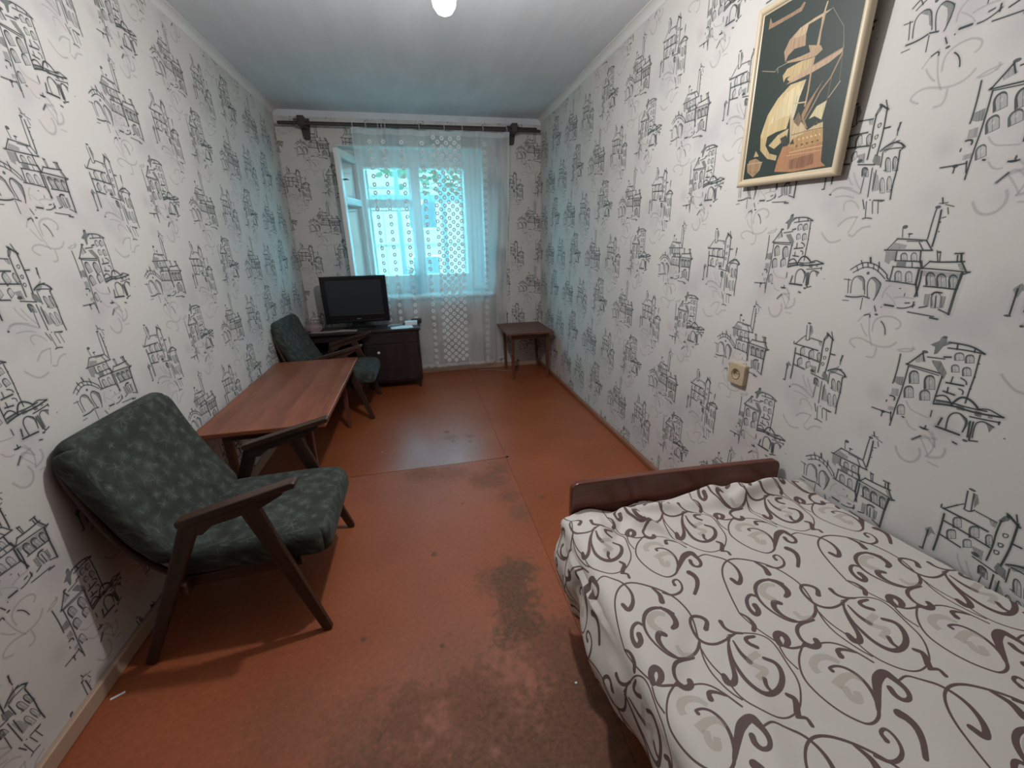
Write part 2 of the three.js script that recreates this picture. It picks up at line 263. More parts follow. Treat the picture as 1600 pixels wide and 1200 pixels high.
// ---------- bedspread print: brown scrolls, repeat 0.31 x 0.81 m (half drop) ----------
const CELL = { w: 0.31, h: 0.81 };
const vinePath = (col, ws, c) => {
  let P = []; for (let i = 0; i < c.length; i += 2) P.push(new THREE.Vector3(c[i], c[i + 1], 0));
  for (let it = 0; it < 2 && P.length > 3; it++) { const q = [P[0]]; for (let i = 0; i < P.length - 1; i++) { q.push(P[i].clone().lerp(P[i + 1], 0.25), P[i].clone().lerp(P[i + 1], 0.75)); } q.push(P[P.length - 1]); P = q; }
  const cv = new THREE.CatmullRomCurve3(P, false, 'centripetal'); const N = Math.max(24, P.length * 4); pen.fillStyle = col;
  const L = [], Rr = [];
  for (let i = 0; i <= N; i++) {
    const t = i / N, q = cv.getPoint(t), d = cv.getTangent(t); const f = t * (ws.length - 1), k = Math.min(ws.length - 2, Math.floor(f)); const w = (ws[k] + (ws[k + 1] - ws[k]) * (f - k)) * 0.5 * 1.35;
    L.push([q.x - d.y * w, q.y + d.x * w]); Rr.push([q.x + d.y * w, q.y - d.x * w]);
  }
  pen.beginPath(); [...L, ...Rr.reverse()].forEach(([a, b], i) => (i ? pen.lineTo(a, b) : pen.moveTo(a, b))); pen.closePath(); pen.fill();
  if (col[0] === '#') for (const [q, w] of [[P[0], ws[0]], [P[P.length - 1], ws[ws.length - 1]]]) { pen.beginPath(); pen.arc(q.x, q.y, w * 0.66, 0, 7); pen.fill(); }
};
const vine = (ws, ...c) => vinePath('#5e4a47', ws, c);
const shade_leaf = (ws, ...c) => vinePath('rgba(150,140,124,0.42)', ws.map((w) => w * 1.15), c);
const SCROLLS = () => {
  vine([6,5,7,7,5,4,4,5,5,5],529,-661,519,-678,494,-687,468,-680,450,-662,440,-638,442,-606,459,-570,483,-559,505,-558,530,-567,546,-583);
  vine([6,9,10,7],509,-683,524,-665,525,-643,518,-631,506,-627);
  vine([8,10,9,5,3],480,-615,470,-624,458,-613,456,-597,461,-580,478,-562);
  vine([5,6,7,9,10],442,-648,433,-659,413,-649,401,-626,403,-605,418,-612,421,-629);
  vine([2.5,3,3.5,4,4,3.5,3,2.5],371,-621,389,-682,410,-735,444,-768,483,-772,524,-746,556,-709,568,-666,567,-634,546,-583);
  vine([3,4,6,9,8],430,-795,453,-776,462,-743,451,-710,427,-690,422,-711);
  vine([4,8,11],521,-744,528,-719,522,-698);
  vine([9,7,6,5,5,5,5,4,4],580,-607,595,-622,587,-637,570,-644,557,-636,550,-615,549,-591,558,-575,576,-567,601,-569,630,-577);
  vine([8,6,5,4],622,-612,619,-595,631,-580,649,-574);
  vine([5,6,6,5,5],512,-556,474,-557,457,-547,448,-531,447,-517,457,-505);
  vine([8,10,9],445,-513,456,-502,471,-504,474,-514);
  vine([9,11,10,8],397,-529,401,-546,415,-554,424,-543,417,-528,408,-524);
  vine([5,4,4],397,-529,411,-516,450,-510);
  vine([2.5,2.5,2.5],546,-583,531,-551,525,-520,528,-495,534,-470,544,-451);
  vine([3,3,3,3],458,-505,487,-505,508,-493,523,-470,535,-441);
  vine([9,6,3],489,-470,493,-483,506,-481,524,-466);
  vine([8,11,9,6,4,3],545,-503,542,-488,552,-482,566,-495,579,-525,596,-555,617,-575);
  vine([2.5,2.5,2.5,2.5],371,-621,374,-597,382,-568,394,-537);
  vine([2.5,2.5,2.5],391,-524,385,-500,388,-475);
  vine([3,5,8,7],373,-621,383,-606,381,-584,369,-574);
  vine([3,3,3],430,-795,413,-807,389,-805);
  vine([3,4,6,7,8,8,7,6],921,-575,897,-534,890,-507,887,-477,896,-453,913,-444,943,-451,968,-471,978,-496,960,-512);
  vine([7,7,5],965,-537,953,-550,956,-563,979,-561);
  vine([9,6,3],924,-512,921,-533,926,-563);
  vine([7,6,5],926,-474,919,-460,921,-447);
  vine([2.5,2.5,2.5,2.5,2.5,2.5],925,-578,963,-575,996,-562,1008,-538,997,-491,989,-452,958,-418,934,-405,902,-402,877,-418,854,-451,854,-494,845,-537,852,-581);
  vine([3,3,3,3,3,4,5,5,4,4,6],750,-514,716,-492,692,-458,692,-425,702,-392,717,-370,733,-356,759,-360,778,-378,791,-402,795,-426,788,-447,774,-458,756,-459,758,-452);
  shade_leaf([8,10,9,5],730,-456,731,-473,751,-483,774,-479,785,-460);
  shade_leaf([12,10,8,5],739,-427,766,-436,786,-434,793,-419);
  shade_leaf([9,9,8],752,-422,744,-401,755,-391,764,-408);
  shade_leaf([9,8,8],958,-525,919,-515,933,-497,948,-489,912,-477);
  vine([4,9,13,12,8,6,6,8,8],768,-369,799,-397,821,-415,846,-421,850,-406,852,-384,842,-369,827,-369,821,-381,826,-394);
  vine([12,11,9,7,6],797,-356,803,-346,803,-330,790,-311,768,-292);
  vine([7,5,4,4,5,5,4],736,-330,738,-343,753,-346,756,-330,747,-312,731,-303,710,-302,694,-317);
  vine([6,8,9],945,-438,952,-428,935,-404);
  vine([4,6],929,-400,945,-394,944,-382);
  shade_leaf([8,12,10,6],477,-625,463,-641,464,-659,490,-673,509,-662);
  shade_leaf([6,8,6],491,-588,493,-568,517,-562);
};

const clothMap = canvas(775, 2025, (x, w, h) => {
  const k = w / (CELL.w * 1000); x.fillStyle = '#c8c0b8'; x.fillRect(0, 0, w, h); seed = 5;
  for (let i = 0; i < 9000; i++) { x.fillStyle = rnd() > 0.5 ? 'rgba(255,250,240,0.07)' : 'rgba(120,105,95,0.06)'; x.fillRect(rnd() * w, rnd() * h, 2 + rnd() * 9, 1); }
  pen = x;
  for (let i = -5; i <= 2; i++) for (let j = -2; j <= 5; j++) { x.save(); x.scale(k, k); x.translate(i * 310 + (j & 1 ? 155 : 0), j * 405); SCROLLS(); x.restore(); }
});
// ---------- upholstery: dark green with paler flecked stars; tile 0.36 m ----------
const greenMap = canvas(1024, 1024, (x, w) => {
  x.fillStyle = '#292c27'; x.fillRect(0, 0, w, w); seed = 21;
  for (let i = 0; i < 420; i++) { const cx = rnd() * w, cy = rnd() * w, r = 30 + rnd() * 70; for (const ox of [-w, 0, w]) for (const oy of [-w, 0, w]) { const g = x.createRadialGradient(cx + ox, cy + oy, 0, cx + ox, cy + oy, r); const c = rnd() > 0.5 ? '28,32,29' : '66,74,68'; g.addColorStop(0, `rgba(${c},0.28)`); g.addColorStop(1, `rgba(${c},0)`); x.fillStyle = g; x.fillRect(cx + ox - r, cy + oy - r, 2 * r, 2 * r); } }
  const star = (cx, cy, s) => { const gl = x.createRadialGradient(cx, cy, 0, cx, cy, s * 0.9); gl.addColorStop(0, 'rgba(140,148,136,0.18)'); gl.addColorStop(0.35, 'rgba(120,132,122,0.14)'); gl.addColorStop(1, 'rgba(110,122,112,0)'); x.fillStyle = gl; x.fillRect(cx - s, cy - s, 2 * s, 2 * s); for (let k = 0; k < 7; k++) { const a = k / 7 * 6.283 + rnd(), L = s * (0.5 + rnd() * 0.6); x.strokeStyle = `rgba(138,150,140,${0.05 + rnd() * 0.12})`; x.lineWidth = 6 + rnd() * 12; x.lineCap = 'round'; x.beginPath(); x.moveTo(cx + Math.cos(a) * s * 0.15, cy + Math.sin(a) * s * 0.15); x.quadraticCurveTo(cx + Math.cos(a + 0.4) * L * 0.6, cy + Math.sin(a + 0.4) * L * 0.6, cx + Math.cos(a) * L, cy + Math.sin(a) * L); x.stroke(); } };
  for (let i = 0; i < 8; i++) for (let j = 0; j < 8; j++) { const cx = (i + 0.5 + (j % 2) * 0.5) * w / 8 + (rnd() - 0.5) * 80, cy = (j + 0.5) * w / 8 + (rnd() - 0.5) * 80; const s0 = seed; for (const ox of [-w, 0, w]) for (const oy of [-w, 0, w]) { seed = s0; star(cx + ox, cy + oy, 45 + ((i * 7 + j * 5) % 9) * 6); } }
  for (let i = 0; i < 60000; i++) { x.fillStyle = rnd() > 0.5 ? 'rgba(170,180,170,0.10)' : 'rgba(0,0,0,0.14)'; x.fillRect(rnd() * w, rnd() * w, 2, 2); }
}, { perX: 0.42, perY: 0.42 });
const greenCloth = phys({ name: 'green_cloth', map: greenMap, roughness: 0.95, sheen: 0.12, sheenRoughness: 0.6, sheenColor: new THREE.Color(0.5, 0.52, 0.5) });
// ---------- woods ----------
const darkWood = std({ name: 'dark_wood', map: woodMap([72, 48, 34], [38, 24, 18], 6, 1.3), roughness: 0.42 });
const tableWood = std({ name: 'table_wood', map: woodMap([140, 82, 56], [98, 52, 36], 4, 4.1), roughness: 0.36 });
const bedWood = std({ name: 'bed_wood', map: woodMap([116, 64, 48], [76, 38, 30], 5, 7.7), roughness: 0.3 });
const deskWood = std({ name: 'desk_wood', map: woodMap([50, 37, 38], [30, 23, 25], 6, 2.2), roughness: 0.4 });
const stoolWood = std({ name: 'stool_wood', map: woodMap([112, 66, 50], [74, 42, 34], 5, 5.5), roughness: 0.4 });
const rodWood = std({ name: 'rod_wood', map: woodMap([66, 56, 54], [40, 34, 36], 5, 3.4), roughness: 0.5 });
// ---------- painted floor: red-brown paint, worn and stained; the map covers 2.4 x 6 m ----------
const FLOOR = { x0: -1.12, x1: 1.3, z0: -4.42, z1: 1.58 };
const STAINS = [ // x, z, radius, strength: trodden-through, grimy patches
  [0.28, -1.35, 0.1, 1], [0.26, -1.22, 0.11, 1], [0.25, -1.1, 0.1, 0.95], [0.2, -1.33, 0.1, 0.45], [0.3, -1.02, 0.12, 0.6], [0.29, -2.1, 0.11, 0.5], [0.36, -2.2, 0.08, 0.5],
  [-0.1, -2.27, 0.1, 0.45], [0.08, -2.24, 0.1, 0.35], [0.4, -1.75, 0.07, 0.5], [0.37, -1.9, 0.07, 0.5], [0.08, -0.82, 0.2, 0.6], [0.3, -0.75, 0.2, 0.8], [0.2, -0.62, 0.3, 0.8], [-0.15, -0.93, 0.06, 0.6], [-0.16, -0.85, 0.08, 0.6],
  [-0.29, -0.86, 0.14, 0.4], [0.36, -0.9, 0.1, 0.6], [-0.1, -0.55, 0.4, 0.7], [0.1, -0.2, 0.6, 0.8], [0.0, -1.0, 0.18, 0.25], [0.12, -2.72, 0.05, 0.35], [0.26, -2.7, 0.04, 0.45], [0.1, -2.82, 0.02, 0.8], [0.13, -2.66, 0.016, 0.8], [0.25, -2.62, 0.016, 0.8],
  [-0.047, -1.55, 0.012, 1], [-0.31, -1.18, 0.01, 1], [-0.04, -1.09, 0.01, 1], [0.12, -1.9, 0.012, 0.6], [-0.5, -0.95, 0.16, 0.25], [0.55, -1.85, 0.02, 0.5],
];
const worn = (X, Z) => { let s = 0; const n = fbm(X * 7, Z * 7, 2, 5), f = fbm(X * 32, Z * 32, 5, 3), q = fbm(X * 90, Z * 90, 8, 2); for (const [a, b, r, k] of STAINS) { const d = Math.hypot(X - a, Z - b) / r; if (d < 2.2) s = Math.max(s, k * smooth(1.35, 0.35, d + n * 0.9 + f * 0.9)); } return Math.min(1, Math.max(0, s * (0.85 + q * 0.7))); };
const at = (u, v) => [FLOOR.x0 + u * (FLOOR.x1 - FLOOR.x0), FLOOR.z0 + v * (FLOOR.z1 - FLOOR.z0)];
seed = 3;
const WF = 800, HF = 1983, wornField = new Float32Array(WF * HF);
for (let j = 0; j < HF; j++) for (let i = 0; i < WF; i++) { const [X, Z] = at(i / WF, j / HF); wornField[j * WF + i] = worn(X, Z); }
const floorMap = pixels(WF, HF, (u, v, i, j) => {
  const [X, Z] = at(u, v), s = wornField[j * WF + i]; const n = fbm(X * 3, Z * 3, 11, 4), g = (rnd() - 0.5) * 10 + fbm(X * 60, Z * 60, 4, 2) * 16;
  const base = [143 + n * 16 + g, 75 + n * 12 + g * 0.7, 42 + n * 10 + g * 0.6], dirt = [82 + g * 1.2, 64 + g, 50 + g];
  const fleck = rnd() > 0.9985 ? 26 : 0;
  return [0, 1, 2].map((k) => base[k] + (dirt[k] - base[k]) * s * 0.85 + fleck);
}, { rep: false });
const floorRough = pixels(WF, HF, (u, v, i, j) => { const [X, Z] = at(u, v), s = wornField[j * WF + i]; const r = 255 * Math.min(0.85, 0.33 + 0.4 * s + 0.1 * fbm(X * 5, Z * 5, 20, 3) + (Z > -2.33 && X < 0.45 ? 0.17 : 0)); return [r, r, r]; }, { srgb: false, rep: false });
const floorPaint = std({ name: 'floor_paint', map: floorMap, roughnessMap: floorRough, roughness: 1 });
const plaster = std({ name: 'whitewash', map: pixels(512, 512, (u, v) => { const c = Math.cos(u * 6.283), s = Math.sin(u * 6.283); const n = fbm(c * 1.6 + 4, s * 1.6, Math.abs(v - 0.5) * 4, 4) * 16 + (rnd() - 0.5) * 5; return [206 + n, 208 + n, 211 + n]; }, { perX: 1.6, perY: 1.6 }), roughness: 0.9 });
const foam = std({ name: 'white_trim', color: 0xcfcdc8, roughness: 0.7 });
const whitePaint = std({ name: 'white_window_paint', color: 0xd9dcda, roughness: 0.35 });
const glass = phys({ name: 'window_glass', color: 0xffffff, transmission: 1, thickness: 0, roughness: 0.02, ior: 1.5 });
let patch, thread;
const SHIP = () => {
  patch('#8c6e55',170,514,166,504,161,496,60,499,30,501,31,533,44,512,127,508,153,509,162,518);
  patch('#a08268',275,454,221,455,167,450,132,432,118,405,131,370,137,387,160,398,201,391,195,425,198,446,246,447);
  patch('#b59c7c',275,454,221,455,167,450,145,432,173,425,195,425,198,446,246,447);
  patch('#a58a6c',213,388,259,370,269,356,250,347,209,351,140,366,136,372,187,367,224,366);
  patch('#b49c70',144,349,196,352,247,345,245,318,207,307,169,303,151,317,163,323,145,323,139,312,130,334);
  patch('#ad8f72',340,335,297,331,240,324,186,315,152,302,183,301,245,304,302,311,339,324);
  patch('#c2ab7c',230,292,170,296,128,270,93,228,76,168,86,117,126,82,167,69,168,85,132,98,107,129,109,156,145,163,188,163,194,202,199,230,220,253);
  patch('#d0be94',205,288,162,275,127,240,108,193,150,203,192,203,199,230,220,253);
  patch('#b39b6e',79,157,86,117,126,82,167,69,168,85,132,98,106,130,97,159);
  patch('#c9bf9e',230,292,218,250,213,207,206,174,194,207,197,240);
  thread('#b8a07a',5,252,478,246,446,251,373);
  thread('#a3886a',7,251,454,248,413,247,373);
  thread('#a3886a',6,240,348,246,254,245,215);
  thread('#b8a07a',4,198,234,247,225);
  thread('#8d775c',3,244,323,336,334);
  thread('#8f7354',5,340,320,318,268,292,241,273,203,255,172);
  thread('#7c6a52',1.5,333,363,341,319);
  thread('#7c6a52',1.5,321,267,322,205);
  thread('#a89678',3,353,247,326,214);
  thread('#8a7a60',1.2,274,456,325,390,340,334);
  thread('#7c6a52',1.2,341,319,351,245);
  patch('#8e7050',296,272,275,237,251,177,274,143,254,156,238,191,253,220);
  patch('#c6b68e',323,208,290,201,270,171,290,174,318,157,320,179);
  patch('#b8a27c',191,209,211,183,238,176,273,139,295,147,325,150,335,111,214,112);
  patch('#a98452',224,126,274,134,330,131,340,92,338,69,235,78,202,105);
  patch('#a2714e',201,108,253,89,339,94,349,34,369,18,303,19,244,20,170,32,175,71,187,108);
  patch('#7c5038',226,60,278,63,316,63,323,33,287,27,233,30);
  patch('#bfa678',122,125,155,151,197,162,197,132,171,121,150,109);
  patch('#d2bd92',245,121,250,121,252,115,247,115);
  patch('#d2bd92',261,121,266,121,267,115,262,115);
  patch('#d2bd92',276,120,281,120,283,114,278,114);
  patch('#d2bd92',291,120,296,120,297,114,292,114);
  patch('#d2bd92',306,120,311,119,312,114,307,114);
  patch('#d2bd92',320,119,325,119,326,113,322,113);
  patch('#5c3d2a',240,102,248,102,250,97,241,96);
  patch('#5c3d2a',260,102,268,102,269,97,261,96);
  patch('#5c3d2a',279,102,287,102,288,97,280,96);
  patch('#5c3d2a',297,101,305,102,306,97,299,96);
  patch('#5c3d2a',316,101,323,102,324,97,317,96);
  thread('#c0a070',3,221,84,286,83,341,80);
  thread('#c0a070',2,209,76,289,71,341,68);
  thread('#6b4a34',2,215,138,273,137,329,133);
  patch('#6d5a44',212,178,225,204,245,175,236,158);
  patch('#2a2a24',169,138,193,143,202,121,181,117);
  patch('#2a2a24',214,110,224,126,232,108);
  patch('#2a2a24',283,149,294,154,318,157,318,152,302,146);
  thread('#9a8a70',2,33,380,93,358,102,366,140,367);
  thread('#9a8a70',2,102,366,106,350);
  patch('#957656',32,75,42,91,72,93,106,72,99,48,72,28,39,50);
  patch('#b09674',59,99,65,120,84,98);
  patch('#4a3a2a',52,50,58,50,58,45);
  patch('#4a3a2a',74,46,81,46,80,42);
  thread('#c0a888',2,33,79,106,75);
};
// ================= the room =================
const dark = std({ name: 'dark_gap', color: 0x1c1410, roughness: 0.9 });
{ // floor: a bed of screed with painted hardboard sheets butted on it
  const f = structure(put('floor', new THREE.BoxGeometry(XR - XL + 0.5, 0.12, ZF - ZB + 0.5).translate((XL + XR) / 2, -0.064, (ZF + ZB) / 2), dark));
  const sheet = (x0, x1, z0, z1, lift) => {
    const g = new RoundedBoxGeometry(x1 - x0, 0.004 + lift, z1 - z0, 2, 0.0012).translate((x0 + x1) / 2, -0.002 + lift / 2, (z0 + z1) / 2).toNonIndexed();
    const p = g.attributes.position, uv = []; for (let i = 0; i < p.count; i++) uv.push((p.getX(i) - FLOOR.x0) / (FLOOR.x1 - FLOOR.x0), 1 - (p.getZ(i) - FLOOR.z0) / (FLOOR.z1 - FLOOR.z0));
    g.setAttribute('uv', new THREE.Float32BufferAttribute(uv, 2)); put('hardboard_sheet', g, floorPaint, f);
  };
  sheet(XL - 0.02, 0.4485, ZB - 0.02, -2.337, 0); sheet(XL - 0.02, 0.4485, -2.3315, ZF + 0.02, 0.0004);
  sheet(0.4495, XR + 0.01, ZB - 0.02, -0.4, 0.0003); sheet(0.4495, XR + 0.01, -0.398, ZF + 0.02, 0);
}
const T = 0.22;
structure(put('ceiling', metreUV(new THREE.BoxGeometry(XR - XL + 2 * T, 0.2, ZF - ZB + 2 * T).translate((XL + XR) / 2, H + 0.1, (ZF + ZB) / 2)), plaster));
structure(put('wall_left', paperWall(new THREE.BoxGeometry(T, H + 0.1, ZF - ZB + 2 * T).translate(XL - T / 2, H / 2, (ZF + ZB) / 2), (x, z) => -z, 1.672), wallpaper));
structure(put('wall_right', paperWall(new THREE.BoxGeometry(T, H + 0.1, ZF - ZB + 2 * T).translate(XR + T / 2, H / 2, (ZF + ZB) / 2), (x, z) => z, -2.4416), wallpaper));
structure(put('door_1', [box(0.0, 0.9, 0.005, 2.05, ZF - 0.05, ZF - 0.008, 0.004, 'y'), box(-0.08, 0.0, 0.005, 2.13, ZF - 0.06, ZF - 0.002, 0.004, 'y'), box(0.9, 0.98, 0.005, 2.13, ZF - 0.06, ZF - 0.002, 0.004, 'y'), box(0.0, 0.9, 2.05, 2.13, ZF - 0.06, ZF - 0.002, 0.004)], deskWood));
structure(put('wall_front', paperWall(new THREE.BoxGeometry(XR - XL, H + 0.1, T).translate((XL + XR) / 2, H / 2, ZF + T / 2), (x) => -x, 0), wallpaper));
{
  const wb = structure(group('wall_back')); const D = 0.42, zc = ZB - D / 2;
  const piece = (x0, x1, y0, y1, sA) => put('wallpaper_panel', paperWall(new THREE.BoxGeometry(x1 - x0, y1 - y0, D).translate((x0 + x1) / 2, (y0 + y1) / 2, zc), (x) => x, sA), wallpaper, wb);
  const top = H - 0.05;
  piece(XL, WIN.x0, -0.05, top, -0.77); piece(WIN.x0, WIN.x1, -0.05, WIN.y0, -0.77); piece(WIN.x0, WIN.x1, WIN.y1, top, -0.77);
  piece(WIN.x1, 0.951, -0.05, top, -0.77); piece(0.9535, XR, -0.05, top, 1.223);
  put('seam_edge', new THREE.BoxGeometry(0.004, top, 0.003).translate(0.9525, top / 2, ZB + 0.0006), std({ name: 'paper_edge', color: 0xd6d3cd, roughness: 0.8 }), wb);
  put('bare_strip', metreUV(new THREE.BoxGeometry(XR - XL, 0.1, D).translate((XL + XR) / 2, H, zc)), plaster, wb);
  // whitewashed lining of the window opening
  const lin = (g) => g; put('reveal', [[WIN.x0, WIN.x0 + 0.006, WIN.y0, WIN.y1], [WIN.x1 - 0.006, WIN.x1, WIN.y0, WIN.y1], [WIN.x0, WIN.x1, WIN.y1 - 0.006, WIN.y1]].map(([a, b, c, d]) => lin(metreUV(new THREE.BoxGeometry(b - a, d - c, D + 0.004).translate((a + b) / 2, (c + d) / 2, zc)))), whitePaint, wb);
}
{ // coves along the long walls, skirtings
  const cove = (x, s) => { const sh = new THREE.Shape(); sh.moveTo(0, 0); sh.lineTo(0.04, 0); sh.lineTo(0.04, -0.004); sh.quadraticCurveTo(0.012, -0.01, 0.006, -0.036); sh.lineTo(0, -0.04); sh.closePath(); const g = new THREE.ExtrudeGeometry(sh, { depth: ZF - ZB - 0.02, bevelEnabled: false, curveSegments: 8 }); if (s < 0) g.scale(-1, 1, 1); g.translate(x, H, ZB + 0.01); if (s < 0) { const p = g.index; const a = g.attributes.position.array, n = a.length; for (let i = 0; i < n; i += 9) for (let k = 0; k < 3; k++) { const t = a[i + 3 + k]; a[i + 3 + k] = a[i + 6 + k]; a[i + 6 + k] = t; } } g.computeVertexNormals(); return g; };
  structure(put('trim_1', cove(XL, 1), foam)); structure(put('trim_2', cove(XR, -1), foam));
  const skirtL = std({ name: 'beige_skirting_paint', color: 0xa98e78, roughness: 0.55 }), skirtR = std({ name: 'brown_skirting_paint', color: 0x8a5a40, roughness: 0.45 });
  structure(put('baseboard_left', box(XL, XL + 0.018, 0.0005, 0.056, ZB, ZF, 0.005, 'z'), skirtL));
  structure(put('baseboard_right', box(XR - 0.022, XR, 0.0005, 0.038, ZB, ZF, 0.012, 'z'), skirtR));
  structure(put('baseboard_back', box(XL + 0.02, XR - 0.024, 0.0005, 0.05, ZB, ZB + 0.015, 0.004), skirtL));
}
{ // window: jambs and rails, outer glazing, the left casement standing open into the room
  const w = structure(group('window_1')); const fr = (name, a, parent = w, r = 0.006) => put(name, box(...a, r), whitePaint, parent);
  const z0 = -4.68, z1 = -4.57;
  const f = fr('frame', [WIN.x0, -0.43, WIN.y0, WIN.y1, z0, z1]); fr('frame', [0.53, WIN.x1, WIN.y0, WIN.y1, z0, z1]); fr('frame', [-0.43, 0.53, 2.035, WIN.y1, z0, z1]); fr('frame', [-0.43, 0.53, WIN.y0, 1.027, z0, z1]);
  fr('mullion', [0.0, 0.092, 1.027, 2.035, z0, z1 + 0.012]);
  fr('transom', [-0.43, 0.0, 1.682, 1.762, z0, z0 + 0.06]);
  // the sash bars of the outer leaf behind
  fr('sash_bar', [-0.43, -0.405, 1.027, 2.035, z0 - 0.045, z0 - 0.005]); fr('sash_bar', [-0.02, 0.0, 1.027, 2.035, z0 - 0.045, z0 - 0.005]); fr('sash_bar', [-0.405, -0.02, 1.655, 1.672, z0 - 0.045, z0 - 0.005]); fr('sash_bar', [0.5, 0.53, 1.027, 2.035, z0 - 0.045, z0 - 0.005]);
  const pane = (x0, x1, y0, y1, z, parent = w) => put('pane', new THREE.PlaneGeometry(x1 - x0, y1 - y0).translate((x0 + x1) / 2, (y0 + y1) / 2, z), glass, parent);
  pane(-0.405, -0.02, 1.027, 1.66, z0 - 0.02); pane(-0.405, -0.02, 1.672, 2.035, z0 - 0.02); pane(0.092, 0.5, 1.027, 2.035, z0 - 0.02);
  const sill = put('window_sill', box(WIN.x0 - 0.06, WIN.x1 + 0.05, 0.812, 0.846, -4.57, -4.305, 0.012), whitePaint, w);
  // open casement, hinged at the left jamb
  const c = group('casement', w); c.position.set(-0.48, 0, -4.6);
  const L = 0.465, cf = (name, a) => put(name, box(...a, 0.005), whitePaint, c);
  c.rotation.y = -(Math.PI / 2 + 0.25);
  // local +x now points into the room
  cf('stile', [0, 0.055, 0.94, 2.12, -0.02, 0.022]); cf('stile', [L - 0.055, L, 0.94, 2.12, -0.02, 0.022]);
  cf('rail', [0.055, L - 0.055, 0.94, 1.03, -0.02, 0.022]); cf('rail', [0.055, L - 0.055, 2.06, 2.12, -0.02, 0.022]); cf('rail', [0.055, L - 0.055, 1.685, 1.745, -0.022, 0.026]);
  put('pane', new THREE.PlaneGeometry(L - 0.11, 0.655).translate(L / 2, 1.3575, 0), glass, c); put('pane', new THREE.PlaneGeometry(L - 0.11, 0.315).translate(L / 2, 1.9025, 0), glass, c);
  put('handle', [new THREE.CylinderGeometry(0.006, 0.006, 0.03, 10).rotateX(Math.PI / 2).translate(L - 0.045, 1.88, -0.035), new RoundedBoxGeometry(0.045, 0.009, 0.009, 2, 0.004).translate(L - 0.06, 1.88, -0.05)], std({ name: 'handle_metal', color: 0x4a4a48, roughness: 0.4, metalness: 0.7 }), c);
}
// ================= outside =================
{
  const pale = std({ name: 'facade_plaster', color: 0xae8a7e, roughness: 0.9 }), joint = std({ name: 'facade_joint', color: 0x7d665e, roughness: 0.9 }), darkGlass = std({ name: 'facade_glass', color: 0x46494b, roughness: 0.15 });
  structure(put('ground', new THREE.BoxGeometry(120, 0.4, 80).translate(0, -7.4, -50), std({ name: 'yard_ground', color: 0x5c6450, roughness: 1 })));
  const b = thing('apartment_building', 'pale panel apartment block seen through the window glass', 'building', [-3, -7.2, -24]);
  put('wall', new THREE.BoxGeometry(34, 12.6, 9).translate(0, 6.3, -4.5), pale, b);
  put('roof_edge', box(-17.2, 17.2, 12.6, 12.95, -9.2, 0.25, 0.05), joint, b);
  for (let k = 0; k < 4; k++) put('floor_band', box(-17, 17, 2.9 + k * 2.8, 3.0 + k * 2.8, 0, 0.05, 0.01), joint, b);
  const frm = box(-0.8, 0.8, 0, 1.5, -0.02, 0.05, 0.02), gls = box(-0.7, 0.7, 0.1, 1.4, 0.03, 0.07, 0.005);
  for (let i = 0; i < 9; i++) for (let k = 1; k < 4; k++) { const m = put('window_frame', frm, whitePaint, b); m.position.set(-14 + i * 3.5, 0.9 + k * 2.8, 0); put('pane', gls, darkGlass, m); }
  // loggia framing outside the glass
  const l = thing('loggia_frame', 'pale blue loggia posts and rails right behind the window panes', 'frame', [0, 0, -5.75]);
  const lp = std({ name: 'loggia_paint', color: 0x6d7b82, roughness: 0.6 });
  for (const x of [0.385, -0.17, -0.92, 1.23]) put('post', box(x - 0.028, x + 0.028, 0, 2.7, -0.03, 0.03), lp, l);
  structure(put('loggia_floor', new THREE.BoxGeometry(3.4, 0.14, 1.05).translate(0.2, -0.07, -5.34), pale));
  put('rail', box(-1.4, 1.9, 1.84, 1.92, -0.025, 0.025), lp, l); put('rail', box(-1.4, 1.9, 0.86, 0.93, -0.03, 0.03), lp, l);
  const bars = std({ name: 'grille_steel', color: 0x33393c, roughness: 0.6 });
  for (const x of [-0.42, -0.36]) put('grille_bar', tube([[x - 0.02, 0.93, 0], [x, 1.84, 0]], 0.003, 4, 6), bars, l);
  // a leafy tree at the upper panes
  const t = thing('tree', 'leafy tree crown beyond the upper window panes', 'tree', [1.6, -7.2, -13]);
  put('trunk', bar([0, 0, 0], [0.2, 8.2, 0], 0.3, 0.3, 0.14, 0.14), std({ name: 'bark', color: 0x4a4038, roughness: 1 }), t);
  const leafMat = phys({ name: 'leaf', color: 0x3d5a34, roughness: 0.9, transmission: 0.4, thickness: 0, side: THREE.DoubleSide });
  seed = 77; const leaves = []; for (let i = 0; i < 1500; i++) { const a = rnd() * 6.28, q = Math.acos(2 * rnd() - 1), r = Math.pow(rnd(), 0.4); const g = new THREE.CircleGeometry(0.09 + rnd() * 0.05, 6).scale(1, 0.6, 1); g.rotateX(rnd() * 6); g.rotateY(rnd() * 6); g.translate(0.2 + 2.9 * r * Math.sin(q) * Math.cos(a), 10.9 + 1.25 * r * Math.cos(q), 1.6 * r * Math.sin(q) * Math.sin(a)); leaves.push(g); }
  const crown = put('foliage', leaves, leafMat, t); crown.userData.kind = 'stuff';
}
